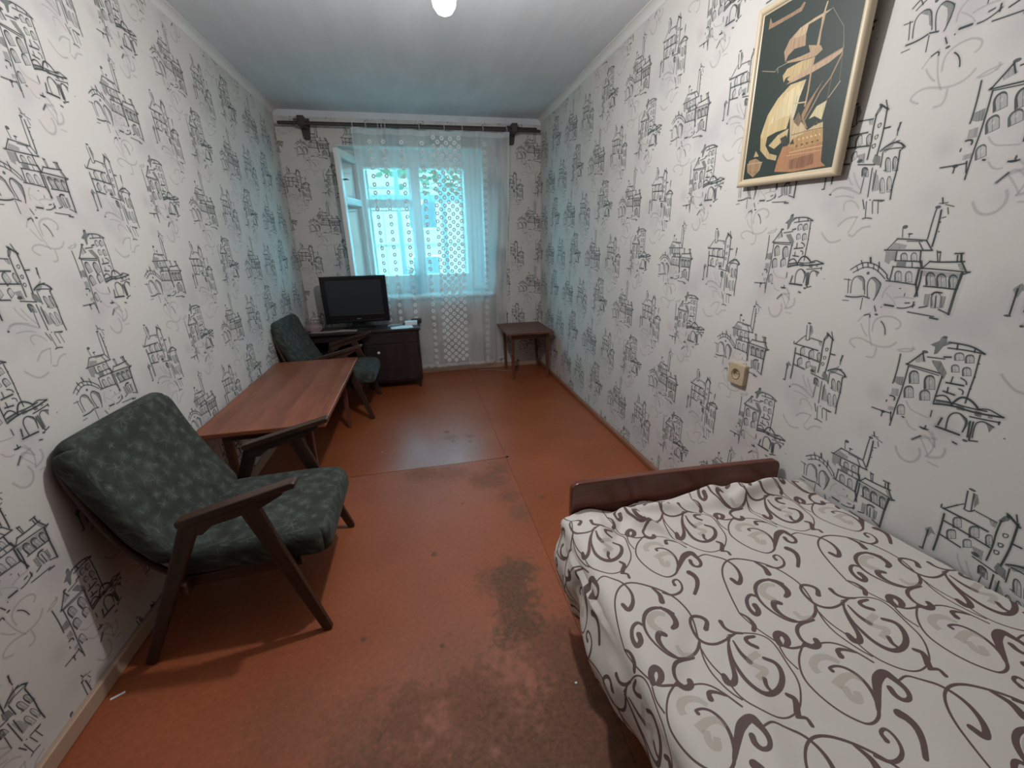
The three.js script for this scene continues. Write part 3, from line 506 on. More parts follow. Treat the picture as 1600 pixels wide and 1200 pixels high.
// ================= curtain and rod =================
{
  const r = thing('curtain_rod', 'dark wooden double curtain rod on two brackets under the ceiling', 'curtain rod', [0.1, 2.32, -4.27]);
  put('pole', [tube([[-1.11, 0.008, -0.035], [1.11, 0.02, -0.035]], 0.012, 4, 14), new THREE.SphereGeometry(0.0125, 12, 8).translate(-1.11, 0.008, -0.035), new THREE.SphereGeometry(0.0125, 12, 8).translate(1.11, 0.02, -0.035)], rodWood, r);
  put('pole', [tube([[-1.12, -0.01, 0.035], [1.125, -0.012, 0.035]], 0.012, 4, 14), new THREE.SphereGeometry(0.0125, 12, 8).translate(-1.12, -0.01, 0.035), new THREE.SphereGeometry(0.0125, 12, 8).translate(1.125, -0.012, 0.035)], rodWood, r);
  for (const x of [-0.945, 0.885]) {
    const sh = new THREE.Shape(); sh.moveTo(-0.035, 0.05); sh.lineTo(0.035, 0.05); sh.lineTo(0.032, -0.02); sh.lineTo(0.022, -0.1); sh.quadraticCurveTo(0, -0.112, -0.022, -0.1); sh.lineTo(-0.032, -0.02); sh.closePath();
    const g = new THREE.ExtrudeGeometry(sh, { depth: 0.02, bevelEnabled: true, bevelSize: 0.003, bevelThickness: 0.003, bevelSegments: 2 }); g.translate(x, 0.005, -0.122);
    put('bracket', [metreUV(g), box(x - 0.028, x + 0.028, -0.03, 0.045, -0.11, 0.055, 0.008)], rodWood, r);
  }
}
{
  const W = 1.44, HT = 2.19, K = 880;
  const lace = (gauze, thread, edge) => canvas(Math.round(W * K), Math.round(HT * K), (x, w, h) => {
    x.fillStyle = gauze; x.fillRect(0, 0, w, h); seed = 12;
    for (let i = 0; i < w; i += 3) { x.fillStyle = rnd() > 0.5 ? 'rgba(255,255,255,0.05)' : 'rgba(0,0,0,0.06)'; x.fillRect(i, 0, 2, h); }
    x.fillStyle = edge; x.fillRect(0, 0, w, 40); x.fillRect(0, h - 26, w, 26); x.fillRect(0, 0, 8, h); x.fillRect(w - 8, 0, 8, h);
    const ring = (cx, cy) => { x.strokeStyle = thread; x.lineWidth = 0.0105 * K; x.beginPath(); x.arc(cx * K, cy * K, 0.0125 * K, 0, 7); x.stroke(); for (let k = 0; k < 6; k++) { const a = k * 1.047; x.fillStyle = thread; x.beginPath(); x.arc((cx + Math.cos(a) * 0.0185) * K, (cy + Math.sin(a) * 0.0185) * K, 0.0034 * K, 0, 7); x.fill(); } };
    const cols = (xc) => { for (let y = 0.1; y < HT - 0.04; y += 0.068) ring(xc, y); };
    for (const xc of [0.145, 0.265, 0.425, 0.61]) cols(xc);
    for (let k = 0; k < 7; k++) { const xc = 0.715 + k * 0.0395; for (let y = 0.06 + (k % 2) * 0.035; y < HT - 0.03; y += 0.07) ring(xc, y); }
    for (const xc of [1.2]) for (let y = 0.1; y < HT; y += 0.068) { x.globalAlpha = 0.35; ring(xc, y); x.globalAlpha = 1; }
  }, { srgb: false, rep: false });
  const veil = phys({ name: 'sheer_veil', color: 0xe6ebec, alphaMap: lace('rgb(104,104,104)', 'rgb(255,255,255)', 'rgba(255,255,255,0.35)'), transparent: true, roughness: 1, transmission: 0.5, transmissionMap: lace('rgb(255,255,255)', 'rgb(18,18,18)', 'rgba(0,0,0,0.3)'), thickness: 0, side: THREE.DoubleSide });
  const t = thing('sheer_curtain', 'sheer white curtain with embroidered rings hanging in front of the window', 'curtain', [0.24, 0.1, -4.24]);
  const nx = 260, ny = 44, pos = [], uv = [], idx = [];
  for (let j = 0; j <= ny; j++) for (let i = 0; i <= nx; i++) {
    const u = i / nx, v = j / ny; // v from the hem up
    const spread = 0.965 + 0.035 * v; const lean = -0.035 * (1 - v);
    const fold = 0.016 * Math.sin(u * 58 + 0.8 * Math.sin(v * 3)) * (0.55 + 0.45 * Math.sin(u * 9 + 1)) + 0.012 * Math.sin(u * 27 + 1.3 - v) + 0.006 * Math.sin(u * 120 + v * 2);
    const flat = u > 0.5 && u < 0.72 ? 0.35 : 1;
    pos.push((u - 0.5) * 1.39 * spread + lean * (u > 0.2 ? 1 : u * 5), v * HT + 0.004 * Math.sin(u * 40), fold * flat * (0.7 + 0.3 * (1 - v)) - 0.125 * smooth(0.84, 0.93, u) * (1 - smooth(0.25, 0.9, v))); uv.push(u, v);
  }
  for (let j = 0; j < ny; j++) for (let i = 0; i < nx; i++) { const a = j * (nx + 1) + i, b = a + nx + 1; idx.push(a, a + 1, b + 1, a, b + 1, b); }
  const g = new THREE.BufferGeometry(); g.setAttribute('position', new THREE.Float32BufferAttribute(pos, 3)); g.setAttribute('uv', new THREE.Float32BufferAttribute(uv, 2)); g.setIndex(idx); g.computeVertexNormals();
  put('cloth', g, veil, t);
  const clip = new THREE.TorusGeometry(0.0205, 0.002, 8, 20).rotateY(Math.PI / 2); const cmat = std({ name: 'clip_plastic', color: 0xd8dde0, roughness: 0.4 });
  for (const x of [-0.68, -0.57, -0.47, -0.44, -0.41, -0.12, 0.1, 0.26, 0.45, 0.67]) { const m = put('ring', clip, cmat, t); m.position.set(x, 2.208, 0.005); }
}
{ // plant on the sill
  const t = thing('potted_plant', 'small leafy plant in a light pot on the window sill behind the curtain', 'plant', [-0.02, 0.846, -4.43]);
  put('pot', lathe([[0, 0], [0.052, 0], [0.056, 0.006], [0.072, 0.105], [0.078, 0.108], [0.078, 0.135], [0.07, 0.137], [0.066, 0.11], [0, 0.1]], 36), std({ name: 'pot_plastic', color: 0x7f8d96, roughness: 0.5 }), t);
  const lm = phys({ name: 'plant_leaf', color: 0x1c2f24, roughness: 0.6, transmission: 0.25, thickness: 0, side: THREE.DoubleSide });
  seed = 31; const st = [];
  for (let i = 0; i < 7; i++) { const a = i / 7 * 6.28 + rnd(), L = 0.09 + rnd() * 0.14, o = 0.05 + rnd() * 0.1; const tip = [Math.cos(a) * o, 0.12 + L, 0.02 + Math.sin(a) * o * 0.25]; st.push(tube([[0, 0.09, 0], [tip[0] * 0.4, 0.1 + L * 0.5, tip[2] * 0.4], tip], 0.0025, 10, 6)); const n = 4; for (let k = 0; k < n; k++) { const f = 0.55 + 0.45 * k / (n - 1); const g = new THREE.SphereGeometry(0.026, 10, 6).scale(1.2, 0.14, 0.65).translate(0.024, 0, 0).rotateZ(0.5 * rnd()).rotateY((k % 2 ? Math.PI : 0) + (rnd() - 0.5) * 1.2).translate(tip[0] * f, 0.1 + L * f, tip[2] * f); put('leaf', g, lm, t); } }
  put('stem', st, std({ name: 'stem_green', color: 0x3f5136, roughness: 0.7 }), t);
}
// ================= lamp =================
{
  const t = thing('hanging_bulb', 'bare glowing bulb hanging on a wire from the ceiling', 'light bulb', LAMP.at);
  const glow = std({ name: 'lamp_glow', color: 0xffffff, emissive: new THREE.Color(1, 0.97, 0.92), emissiveIntensity: 5, roughness: 0.4 });
  put('bulb', lathe([[0, -0.047], [0.012, -0.046], [0.024, -0.04], [0.034, -0.026], [0.0375, -0.008], [0.035, 0.01], [0.027, 0.028], [0.019, 0.042]], 36), glow, t);
  put('base', lathe([[0.019, 0.042], [0.022, 0.048], [0.0215, 0.075], [0.014, 0.085], [0, 0.086]], 28), std({ name: 'lamp_base_plastic', color: 0xb8b6b0, roughness: 0.5 }), t);
  put('socket', lathe([[0.0, 0.086], [0.021, 0.086], [0.0225, 0.092], [0.022, 0.13], [0.012, 0.142], [0, 0.144]], 28), std({ name: 'bakelite', color: 0x201c1a, roughness: 0.4 }), t);
  put('wire', tube([[0, 0.14, 0], [0.004, 0.25, 0.002], [0, H - LAMP.at[1] - 0.002, 0]], 0.003, 16, 8), std({ name: 'wire_white', color: 0xb0aca4, roughness: 0.6 }), t);
  const L = new THREE.PointLight(LAMP.color, LAMP.power, 0, 2); L.name = 'lamp_light'; L.position.set(...LAMP.at); L.position.y -= 0.012; L.castShadow = true; L.shadow.radius = 1.7; L.shadow.mapSize.set(2048, 2048); scene.add(L);
}
// ================= armchairs =================
function armchair(label) {
  const t = thing('armchair', label, 'armchair', [-0.75, 0, -1.55], 0, 'green armchairs by the coffee table');
  const ox = 0.75; const P = (x, y, z) => [x + ox, y, z];
  // seat: flat pad with a rounded nose
  put('seat', pad(0.5, 0.105, 0.49, { plan: 0.06, edge: 0.035, puff: 0.012, bend: (x, y, z) => { const s = x - 0.02; const drop = 0.012 * Math.pow(Math.max(0, s / 0.23), 3); return P(-0.645 + x, 0.338 + y - drop - 0.02 * (0.25 - x), z); } }), greenCloth, t);
  // backrest: reclined pad, a little hollow
  const back = put('backrest', pad(0.52, 0.075, 0.53, { plan: 0.075, edge: 0.03, puff: 0.008, bend: (x, y, z) => { const s = (x + 0.26) / 0.52; const bow = 0.02 * Math.sin(s * Math.PI); const cx = -0.872 - 0.195 * s, cy = 0.335 + 0.468 * s; const nx = 0.927, ny = 0.374; return P(cx + nx * (y - bow) - 0.006 * Math.pow(z / 0.25, 2) * -1, cy + ny * (y - bow), z); } }), greenCloth, t);
  for (const s of [-1, 1]) {
    const z = 0.264 * s, zf = 0.294 * s;
    put('leg', bar(P(-0.602, 0.525, z), P(-0.437, 0, zf), 0.024, 0.062, 0.02, 0.026, [0, 0, 1]), darkWood, t).name = 'leg';
    put('leg', bar(P(-0.775, 0.515, z), P(-1.005, 0, zf), 0.024, 0.058, 0.02, 0.026, [0, 0, 1]), darkWood, t);
    // arm: flat board over a shaped support
    const sh = new THREE.Shape(); sh.moveTo(-0.808, 0.522); sh.lineTo(-0.468, 0.608); sh.quadraticCurveTo(-0.452, 0.611, -0.452, 0.602); sh.lineTo(-0.456, 0.594); sh.lineTo(-0.8, 0.503); sh.quadraticCurveTo(-0.815, 0.505, -0.808, 0.522);
    const ab = new THREE.ExtrudeGeometry(sh, { depth: 0.036, bevelEnabled: true, bevelSize: 0.003, bevelThickness: 0.004, bevelSegments: 2 }); ab.translate(ox, 0, z - 0.018);
    const arm = put('armrest', metreUV(ab), darkWood, t);
    const sp = new THREE.Shape(); sp.moveTo(-0.79, 0.508); sp.lineTo(-0.49, 0.587); sp.lineTo(-0.5, 0.568); sp.lineTo(-0.57, 0.53); sp.lineTo(-0.64, 0.51); sp.lineTo(-0.72, 0.49); sp.lineTo(-0.752, 0.463); sp.lineTo(-0.805, 0.463); sp.closePath();
    const sg = new THREE.ExtrudeGeometry(sp, { depth: 0.02, bevelEnabled: true, bevelSize: 0.002, bevelThickness: 0.002, bevelSegments: 1 }); sg.translate(ox, 0, z - 0.01); put('support', metreUV(sg), darkWood, arm);
    put('side_rail', bar(P(-0.5, 0.272, z * 0.84), P(-0.9, 0.252, z * 0.84), 0.022, 0.045, 0.022, 0.04, [0, 0, 1]), darkWood, t);
    // back post behind the cushion, bent over at the top
    put('back_post', tube([P(-0.88, 0.25, z * 0.8), P(-0.99, 0.42, z * 0.9), P(-1.052, 0.62, z * 0.93), P(-1.076, 0.73, z * 0.9), P(-1.074, 0.768, z * 0.8)], 0.011, 28, 10), darkWood, t);
  }
  put('cross_rail', bar(P(-0.53, 0.272, -0.27), P(-0.53, 0.272, 0.27), 0.022, 0.045, 0.022, 0.045, [1, 0, 0]), darkWood, t);
  put('cross_rail', bar(P(-0.86, 0.25, -0.27), P(-0.86, 0.25, 0.27), 0.022, 0.045, 0.022, 0.045, [1, 0, 0]), darkWood, t);
  return t;
}
const chair = armchair('green flecked armchair nearest the camera, by the near end of the coffee table');
{
  const c = chair.clone(); c.name = numbered('armchair'); scene.add(c); c.position.set(-0.768, 0, -3.525); c.rotation.y = -0.02;
  tag(c, 'dark green armchair standing between the coffee table and the television desk', 'armchair', 'green armchairs by the coffee table');
}
// ================= coffee table =================
{
  const t = thing('coffee_table', 'long low reddish brown coffee table along the left wall', 'table', [-0.79, 0, -2.575], 0.006);
  put('tabletop', box(-0.287, 0.285, 0.507, 0.531, -0.622, 0.632, 0.005, 'z'), tableWood, t);
  put('apron', box(-0.2, 0.18, 0.44, 0.507, -0.54, -0.52, 0.003), darkWood, t); put('apron', box(-0.2, 0.18, 0.44, 0.507, 0.5, 0.52, 0.003), darkWood, t);
  put('apron', box(0.165, 0.185, 0.44, 0.507, -0.54, 0.52, 0.003, 'z'), darkWood, t); put('apron', box(-0.215, -0.195, 0.44, 0.507, -0.54, 0.52, 0.003, 'z'), darkWood, t);
  for (const [x, z] of [[0.17, 0.5], [0.17, -0.52], [-0.2, 0.5], [-0.2, -0.52]]) put('leg', bar([x, 0.507, z], [x + Math.sign(x) * 0.0, 0, z + Math.sign(z) * 0.005], 0.042, 0.036, 0.024, 0.024, [0, 0, 1]), stoolWood, t);
}
// ================= desk and what stands on it =================
{
  const t = thing('desk', 'low dark desk with a door cabinet under the television', 'desk', [-0.53, 0, -4.06]);
  put('top', box(-0.5, 0.497, 0.57, 0.592, -0.125, 0.165, 0.004), deskWood, t);
  put('side_panel', box(-0.03, -0.012, 0.075, 0.57, -0.12, 0.14, 0.002, 'y'), deskWood, t); put('side_panel', box(0.464, 0.482, 0.075, 0.57, -0.12, 0.14, 0.002, 'y'), deskWood, t); put('side_panel', box(-0.48, -0.455, 0.0, 0.57, -0.12, 0.13, 0.002, 'y'), deskWood, t);
  put('back_panel', box(-0.455, 0.464, 0.24, 0.57, -0.12, -0.108, 0.001), deskWood, t); put('bottom_panel', box(-0.012, 0.464, 0.075, 0.093, -0.108, 0.13, 0.001), deskWood, t);
  put('drawer_rail', box(-0.455, -0.03, 0.5, 0.57, 0.1, 0.118, 0.002), deskWood, t);
  const drawer = put('drawer', box(-0.01, 0.462, 0.455, 0.566, 0.132, 0.15, 0.003), deskWood, t);
  const door = put('door', box(-0.01, 0.462, 0.096, 0.45, 0.132, 0.15, 0.003, 'y'), deskWood, t);
  put('knob', lathe([[0, 0], [0.006, 0], [0.006, 0.008], [0.012, 0.012], [0.013, 0.018], [0.009, 0.023], [0, 0.024]], 20).rotateX(Math.PI / 2).translate(0.1, 0.38, 0.149), std({ name: 'knob_white', color: 0xd8d4cc, roughness: 0.35 }), door);
  for (const [x, z] of [[0.0, 0.11], [0.45, 0.11], [0.0, -0.095], [0.45, -0.095]]) put('leg', bar([x, 0.076, z], [x, 0, z + 0.0], 0.032, 0.032, 0.022, 0.022), deskWood, t);
}
{
  const t = thing('television', 'flat black television with a glossy screen standing on the desk', 'television', [-0.595, 0.592, -4.1], 0.03);
  const body = std({ name: 'tv_plastic', color: 0x0c0e10, roughness: 0.28 });
  put('cabinet', new RoundedBoxGeometry(0.575, 0.425, 0.06, 4, 0.008).translate(0, 0.265, -0.01), body, t);
  put('back_shell', new RoundedBoxGeometry(0.4, 0.28, 0.05, 3, 0.02).translate(0, 0.26, -0.05), body, t);
  const bez = new THREE.Shape(); bez.moveTo(-0.283, 0.056); bez.lineTo(0.283, 0.056); bez.lineTo(0.283, 0.474); bez.lineTo(-0.283, 0.474); bez.closePath(); const ho = new THREE.Path(); ho.moveTo(-0.245, 0.125); ho.lineTo(-0.245, 0.448); ho.lineTo(0.245, 0.448); ho.lineTo(0.245, 0.125); ho.closePath(); bez.holes.push(ho);
  put('bezel', new THREE.ExtrudeGeometry(bez, { depth: 0.008, bevelEnabled: true, bevelSize: 0.003, bevelThickness: 0.003, bevelSegments: 2 }).translate(0, 0, 0.018), body, t);
  put('screen', new THREE.BoxGeometry(0.494, 0.327, 0.004).translate(0, 0.2865, 0.0205), std({ name: 'tv_screen', color: 0x252c31, roughness: 0.3 }), t);
  put('badge', new THREE.BoxGeometry(0.034, 0.005, 0.001).translate(0.01, 0.09, 0.0298), std({ name: 'badge_silver', color: 0x9aa0a4, roughness: 0.4 }), t);
  put('speaker_bar', new RoundedBoxGeometry(0.46, 0.02, 0.012, 2, 0.005).translate(0, 0.068, 0.024), body, t);
  put('neck', new RoundedBoxGeometry(0.12, 0.08, 0.04, 2, 0.01).translate(0, 0.045, -0.015), body, t);
  put('foot', lathe([[0, 0.0005], [0.13, 0.0005], [0.135, 0.004], [0.12, 0.012], [0.04, 0.018], [0, 0.019]], 40).scale(1.15, 1, 0.72), body, t);
}
function sheet(w, d, sag, s0) { const g = new THREE.BoxGeometry(w, 0.0012, d, 14, 1, 10); const p = g.attributes.position; for (let i = 0; i < p.count; i++) { const x = p.getX(i), z = p.getZ(i); p.setY(i, p.getY(i) + 0.0012 + sag * (0.5 + 0.5 * Math.sin(x * 22 + s0) * Math.cos(z * 17 + s0)) * smooth(0, 0.04, Math.min(w / 2 - Math.abs(x), d / 2 - Math.abs(z)) + 0.02)); } g.computeVertexNormals(); return g; }
const paper = std({ name: 'white_paper', color: 0xd5dade, roughness: 0.8 });
{
  const y = 0.592;
  let t = tag(put('paper_sheet', sheet(0.2, 0.13, 0.008, 1), paper), 'loose white papers at the front right of the desk beside the television', 'paper'); t.position.set(-0.2, y, -3.965); t.rotation.y = 0.12;
  t = tag(put('paper_stack', [sheet(0.13, 0.09, 0.004, 2), sheet(0.12, 0.085, 0.003, 5).rotateY(0.2).translate(0.01, 0.006, 0)], std({ name: 'grey_paper', color: 0x9aa0a4, roughness: 0.8 })), 'small pile of grey papers just right of the television foot', 'papers'); t.position.set(-0.27, y, -4.1);
  t = thing('white_box', 'small white carton at the back right of the desk', 'box', [-0.115, y, -4.09], 0.05); put('carton', new RoundedBoxGeometry(0.115, 0.03, 0.07, 2, 0.003).translate(0, 0.015, 0), paper, t); put('lid', new RoundedBoxGeometry(0.118, 0.008, 0.073, 2, 0.002).translate(0, 0.031, 0), paper, t);
  t = thing('black_case', 'flat black case at the back right corner of the desk', 'case', [-0.065, y, -4.155]); put('shell', new RoundedBoxGeometry(0.1, 0.045, 0.05, 3, 0.008).translate(0, 0.0225, 0), std({ name: 'black_plastic', color: 0x121416, roughness: 0.5 }), t); put('seam', new RoundedBoxGeometry(0.101, 0.003, 0.051, 1, 0.001).translate(0, 0.03, 0), std({ name: 'grey_plastic', color: 0x2c3034, roughness: 0.5 }), t);
  t = tag(put('cloth_runner', sheet(0.4, 0.09, 0.012, 3), std({ name: 'pale_cloth', color: 0x8f8580, roughness: 0.95 })), 'crumpled pale cloth along the front edge of the desk', 'cloth'); t.position.set(-0.8, y, -3.95); t.rotation.y = -0.03;
  const bagGeo = new THREE.SphereGeometry(0.06, 28, 18); { const p = bagGeo.attributes.position; for (let i = 0; i < p.count; i++) { const x = p.getX(i), yy = p.getY(i), z = p.getZ(i); const n = 1 + 0.35 * fbm(x * 22, yy * 22, z * 22, 3); p.setXYZ(i, x * n * 1.2, Math.max(-0.03, yy * n * 0.75), z * n * 0.8); } bagGeo.translate(0, 0.0305, 0); bagGeo.computeVertexNormals(); }
  t = tag(put('crumpled_bag', bagGeo, std({ name: 'pink_grey_film', color: 0x8d7478, roughness: 0.5 })), 'crumpled pinkish bag left of the television on the desk', 'bag'); t.position.set(-0.985, y, -4.04);
  t = tag(put('cable', tube([[-0.95, y + 0.004, -3.96], [-0.9, y + 0.004, -3.985], [-0.93, y + 0.004, -4.03], [-1.0, y + 0.004, -4.13], [-0.96, y + 0.004, -4.18]], 0.0035, 40, 8), std({ name: 'black_rubber', color: 0x111111, roughness: 0.6 })), 'black cable lying on the left end of the desk', 'cable');
}
// ================= small table in the corner =================
{
  const t = thing('side_table', 'small square brown table in the far right corner', 'side table', [1.008, 0, -4.06]);
  put('tabletop', box(-0.233, 0.233, 0.482, 0.502, -0.272, 0.298, 0.004), stoolWood, t);
  put('apron', box(-0.16, 0.18, 0.425, 0.482, 0.2, 0.218, 0.002), stoolWood, t); put('apron', box(-0.16, 0.18, 0.425, 0.482, -0.252, -0.235, 0.002), stoolWood, t); put('apron', box(-0.17, -0.152, 0.425, 0.482, -0.26, 0.21, 0.002, 'z'), stoolWood, t); put('apron', box(0.172, 0.19, 0.425, 0.482, -0.26, 0.21, 0.002, 'z'), stoolWood, t);
  for (const [x, z, fx, fz] of [[-0.165, 0.205, -0.155, 0.155], [0.185, 0.205, 0.195, 0.2], [-0.16, -0.235, -0.148, -0.25], [0.18, -0.235, 0.22, -0.255]]) put('leg', bar([x, 0.482, z], [fx, 0, fz], 0.036, 0.036, 0.022, 0.022), stoolWood, t);
}
tag(put('floor_cord', tube([[0.55, 0.006, -4.32], [0.7, 0.006, -4.27], [0.82, 0.006, -4.2], [0.92, 0.006, -4.2], [1.0, 0.006, -4.3]], 0.005, 40, 8), std({ name: 'grey_cord', color: 0x77726c, roughness: 0.6 })), 'thin grey cord on the floor under the corner side table', 'cord');
// ================= picture, socket =================
{
  const t = thing('framed_picture', 'framed straw picture of a sailing ship on a dark ground hanging on the right wall', 'picture', [1.27, 1.51, -1.545]);
  // local x runs along the wall towards the camera, y up, z out of the wall
  t.rotation.set(0, -Math.PI / 2, 0); const inner = group('hung', t); t.remove(inner);
  t.rotation.order = 'YXZ'; t.rotation.x = 0.046; t.rotation.z = -0.036;
  const W = 0.42, Hh = 0.555, m = 0.026;
  const cream = std({ name: 'cream_frame_paint', color: 0xc4b396, roughness: 0.38 });
  const prof = new THREE.Shape(); prof.moveTo(0, 0); prof.lineTo(0, 0.012); prof.quadraticCurveTo(0.004, 0.021, 0.012, 0.021); prof.quadraticCurveTo(0.02, 0.02, 0.022, 0.013); prof.lineTo(m, 0.011); prof.lineTo(m, 0); prof.closePath();
  const side = (L, place) => { const g = new THREE.ExtrudeGeometry(prof, { depth: L, bevelEnabled: false, curveSegments: 6 }); const p = g.attributes.position; for (let i = 0; i < p.count; i++) { const x = p.getX(i), y = p.getY(i), z = p.getZ(i); const along = z < L / 2 ? z + x : z - x; p.setXYZ(i, ...place(x, y, along)); } const n = g.index ? g.toNonIndexed() : g; n.computeVertexNormals(); return n; };
  const flip = (g) => { const a = g.attributes.position.array; for (let i = 0; i < a.length; i += 9) for (let k = 0; k < 3; k++) { const q = a[i + 3 + k]; a[i + 3 + k] = a[i + 6 + k]; a[i + 6 + k] = q; } g.computeVertexNormals(); return g; };
  put('frame_moulding', side(W, (x, y, z) => [z, x, y]), cream, t); put('frame_moulding', flip(side(W, (x, y, z) => [z, Hh - x, y])), cream, t);
  put('frame_moulding', flip(side(Hh, (x, y, z) => [x, z, y])), cream, t); put('frame_moulding', side(Hh, (x, y, z) => [W - x, z, y]), cream, t);
  const art = canvas(840, 1110, (x, w, h) => {
    x.fillStyle = '#26302a'; x.fillRect(0, 0, w, h); seed = 8;
    for (let i = 0; i < 30000; i++) { x.fillStyle = rnd() > 0.5 ? 'rgba(90,104,92,0.10)' : 'rgba(0,0,0,0.12)'; x.fillRect(rnd() * w, rnd() * h, 2, 2); }
    const map = (c) => { const o = []; for (let i = 0; i < c.length; i += 2) { const X = c[i], Y = c[i + 1]; o.push((X + Y * 0.0393) * 2.005, h - (Y + X * 0.0415) * 0.964 * 2); } return o; };
    patch = (col, ...c) => { const o = map(c); x.save(); x.fillStyle = col; x.beginPath(); for (let i = 0; i < o.length; i += 2) i ? x.lineTo(o[i], o[i + 1]) : x.moveTo(o[0], o[1]); x.closePath(); x.fill(); x.clip(); let x0 = 1e9, x1 = -1e9, y0 = 1e9, y1 = -1e9; for (let i = 0; i < o.length; i += 2) { x0 = Math.min(x0, o[i]); x1 = Math.max(x1, o[i]); y0 = Math.min(y0, o[i + 1]); y1 = Math.max(y1, o[i + 1]); } const n = Math.min(160, (x1 - x0) / 2); for (let i = 0; i < n; i++) { x.strokeStyle = rnd() > 0.5 ? 'rgba(240,222,180,0.16)' : 'rgba(70,46,28,0.18)'; x.lineWidth = 1.5; const sx = x0 + rnd() * (x1 - x0); x.beginPath(); x.moveTo(sx, y0); x.lineTo(sx + (rnd() - 0.5) * 60, y1); x.stroke(); } x.restore(); };
    thread = (col, wd, ...c) => { const o = map(c); x.strokeStyle = col; x.lineWidth = wd * 2; x.lineCap = 'round'; x.lineJoin = 'round'; x.beginPath(); for (let i = 0; i < o.length; i += 2) i ? x.lineTo(o[i], o[i + 1]) : x.moveTo(o[0], o[1]); x.stroke(); };
    SHIP();
  }, { rep: false });
  const pg = new THREE.BoxGeometry(W - 0.02, Hh - 0.02, 0.006); { const p = pg.attributes.position, uv = []; for (let i = 0; i < p.count; i++) uv.push((p.getX(i) + W / 2) / W, (p.getY(i) + Hh / 2) / Hh); pg.setAttribute('uv', new THREE.Float32BufferAttribute(uv, 2)); } pg.translate(W / 2, Hh / 2, 0.007);
  put('picture_panel', pg, std({ name: 'straw_picture', map: art, roughness: 0.5 }), t);
  put('hanging_wire', tube([[0.1, Hh - 0.05, -0.001], [W / 2, Hh - 0.01, -0.008], [W - 0.1, Hh - 0.05, -0.001]], 0.0012, 16, 6), std({ name: 'wire_steel', color: 0x555555, roughness: 0.5 }), t);
}
{
  const t = thing('wall_socket', 'beige surface mounted power socket low on the right wall', 'socket', [1.286, 0.782, -1.405], -Math.PI / 2);
  const be = std({ name: 'beige_bakelite', color: 0xb5a387, roughness: 0.45 }), dk = std({ name: 'socket_hole', color: 0x1a1512, roughness: 0.8 });
  const sh = new THREE.Shape(); const r = 0.008, a = 0.041; sh.moveTo(-a + r, -a); sh.lineTo(a - r, -a); sh.quadraticCurveTo(a, -a, a, -a + r); sh.lineTo(a, a - r); sh.quadraticCurveTo(a, a, a - r, a); sh.lineTo(-a + r, a); sh.quadraticCurveTo(-a, a, -a, a - r); sh.lineTo(-a, -a + r); sh.quadraticCurveTo(-a, -a, -a + r, -a);
  const ho = new THREE.Path(); ho.absarc(0, 0, 0.021, 0, Math.PI * 2, true); sh.holes.push(ho);
  put('cover', new THREE.ExtrudeGeometry(sh, { depth: 0.016, bevelEnabled: true, bevelSize: 0.004, bevelThickness: 0.004, bevelSegments: 3, curveSegments: 20 }).translate(0, 0, 0.0005), be, t);
  put('recess', new THREE.CylinderGeometry(0.022, 0.022, 0.004, 28).rotateX(Math.PI / 2).translate(0, 0, 0.008), be, t);
  put('rim', new THREE.TorusGeometry(0.022, 0.0018, 8, 32).translate(0, 0, 0.0205), std({ name: 'brown_rim', color: 0x7d6648, roughness: 0.5 }), t);
  for (const x of [-0.0095, 0.0095]) put('pin_hole', new THREE.CylinderGeometry(0.0026, 0.0026, 0.001, 12).rotateX(Math.PI / 2).translate(x, 0, 0.0105), dk, t);
  put('screw', new THREE.CylinderGeometry(0.003, 0.003, 0.0015, 12).rotateX(Math.PI / 2).translate(0, 0, 0.0108), std({ name: 'screw_steel', color: 0x8a8a88, metalness: 0.8, roughness: 0.4 }), t);
}
// ================= bed =================
{
  const t = thing('bed', 'single bed with a dark red-brown footboard against the right wall', 'bed', [0.86, 0, -0.12]);
  const fb = new THREE.Shape(); const w0 = -0.42, w1 = 0.405, y0 = 0.1, yl = 0.552, yr = 0.527, r = 0.03; fb.moveTo(w0, y0); fb.lineTo(w1, y0); fb.lineTo(w1, yr - r); fb.quadraticCurveTo(w1, yr, w1 - r, yr); fb.quadraticCurveTo(0, 0.546, w0 + r, yl); fb.quadraticCurveTo(w0, yl, w0, yl - r); fb.closePath();
  put('footboard', metreUV(new THREE.ExtrudeGeometry(fb, { depth: 0.016, bevelEnabled: true, bevelSize: 0.004, bevelThickness: 0.004, bevelSegments: 3, curveSegments: 10 }).translate(0, 0, -1.015)), bedWood, t);
  put('side_rail', box(-0.4, -0.378, 0.14, 0.27, -0.99, 1.12, 0.004, 'z'), bedWood, t); put('side_rail', box(0.375, 0.397, 0.14, 0.27, -0.99, 1.12, 0.004, 'z'), bedWood, t);
  put('headboard', box(-0.42, 0.405, 0.1, 0.7, 1.12, 1.142, 0.008), bedWood, t);
  put('mattress', new RoundedBoxGeometry(0.8, 0.19, 2.08, 4, 0.04).translate(-0.005, 0.345, 0.07), std({ name: 'mattress_ticking', color: 0x8d857c, roughness: 0.95 }), t);
  for (const [x, z] of [[-0.38, -0.98], [0.375, -0.98], [-0.38, 1.1], [0.375, 1.1]]) put('leg', bar([x, 0.16, z], [x, 0, z], 0.045, 0.045, 0.032, 0.032), bedWood, t);
}
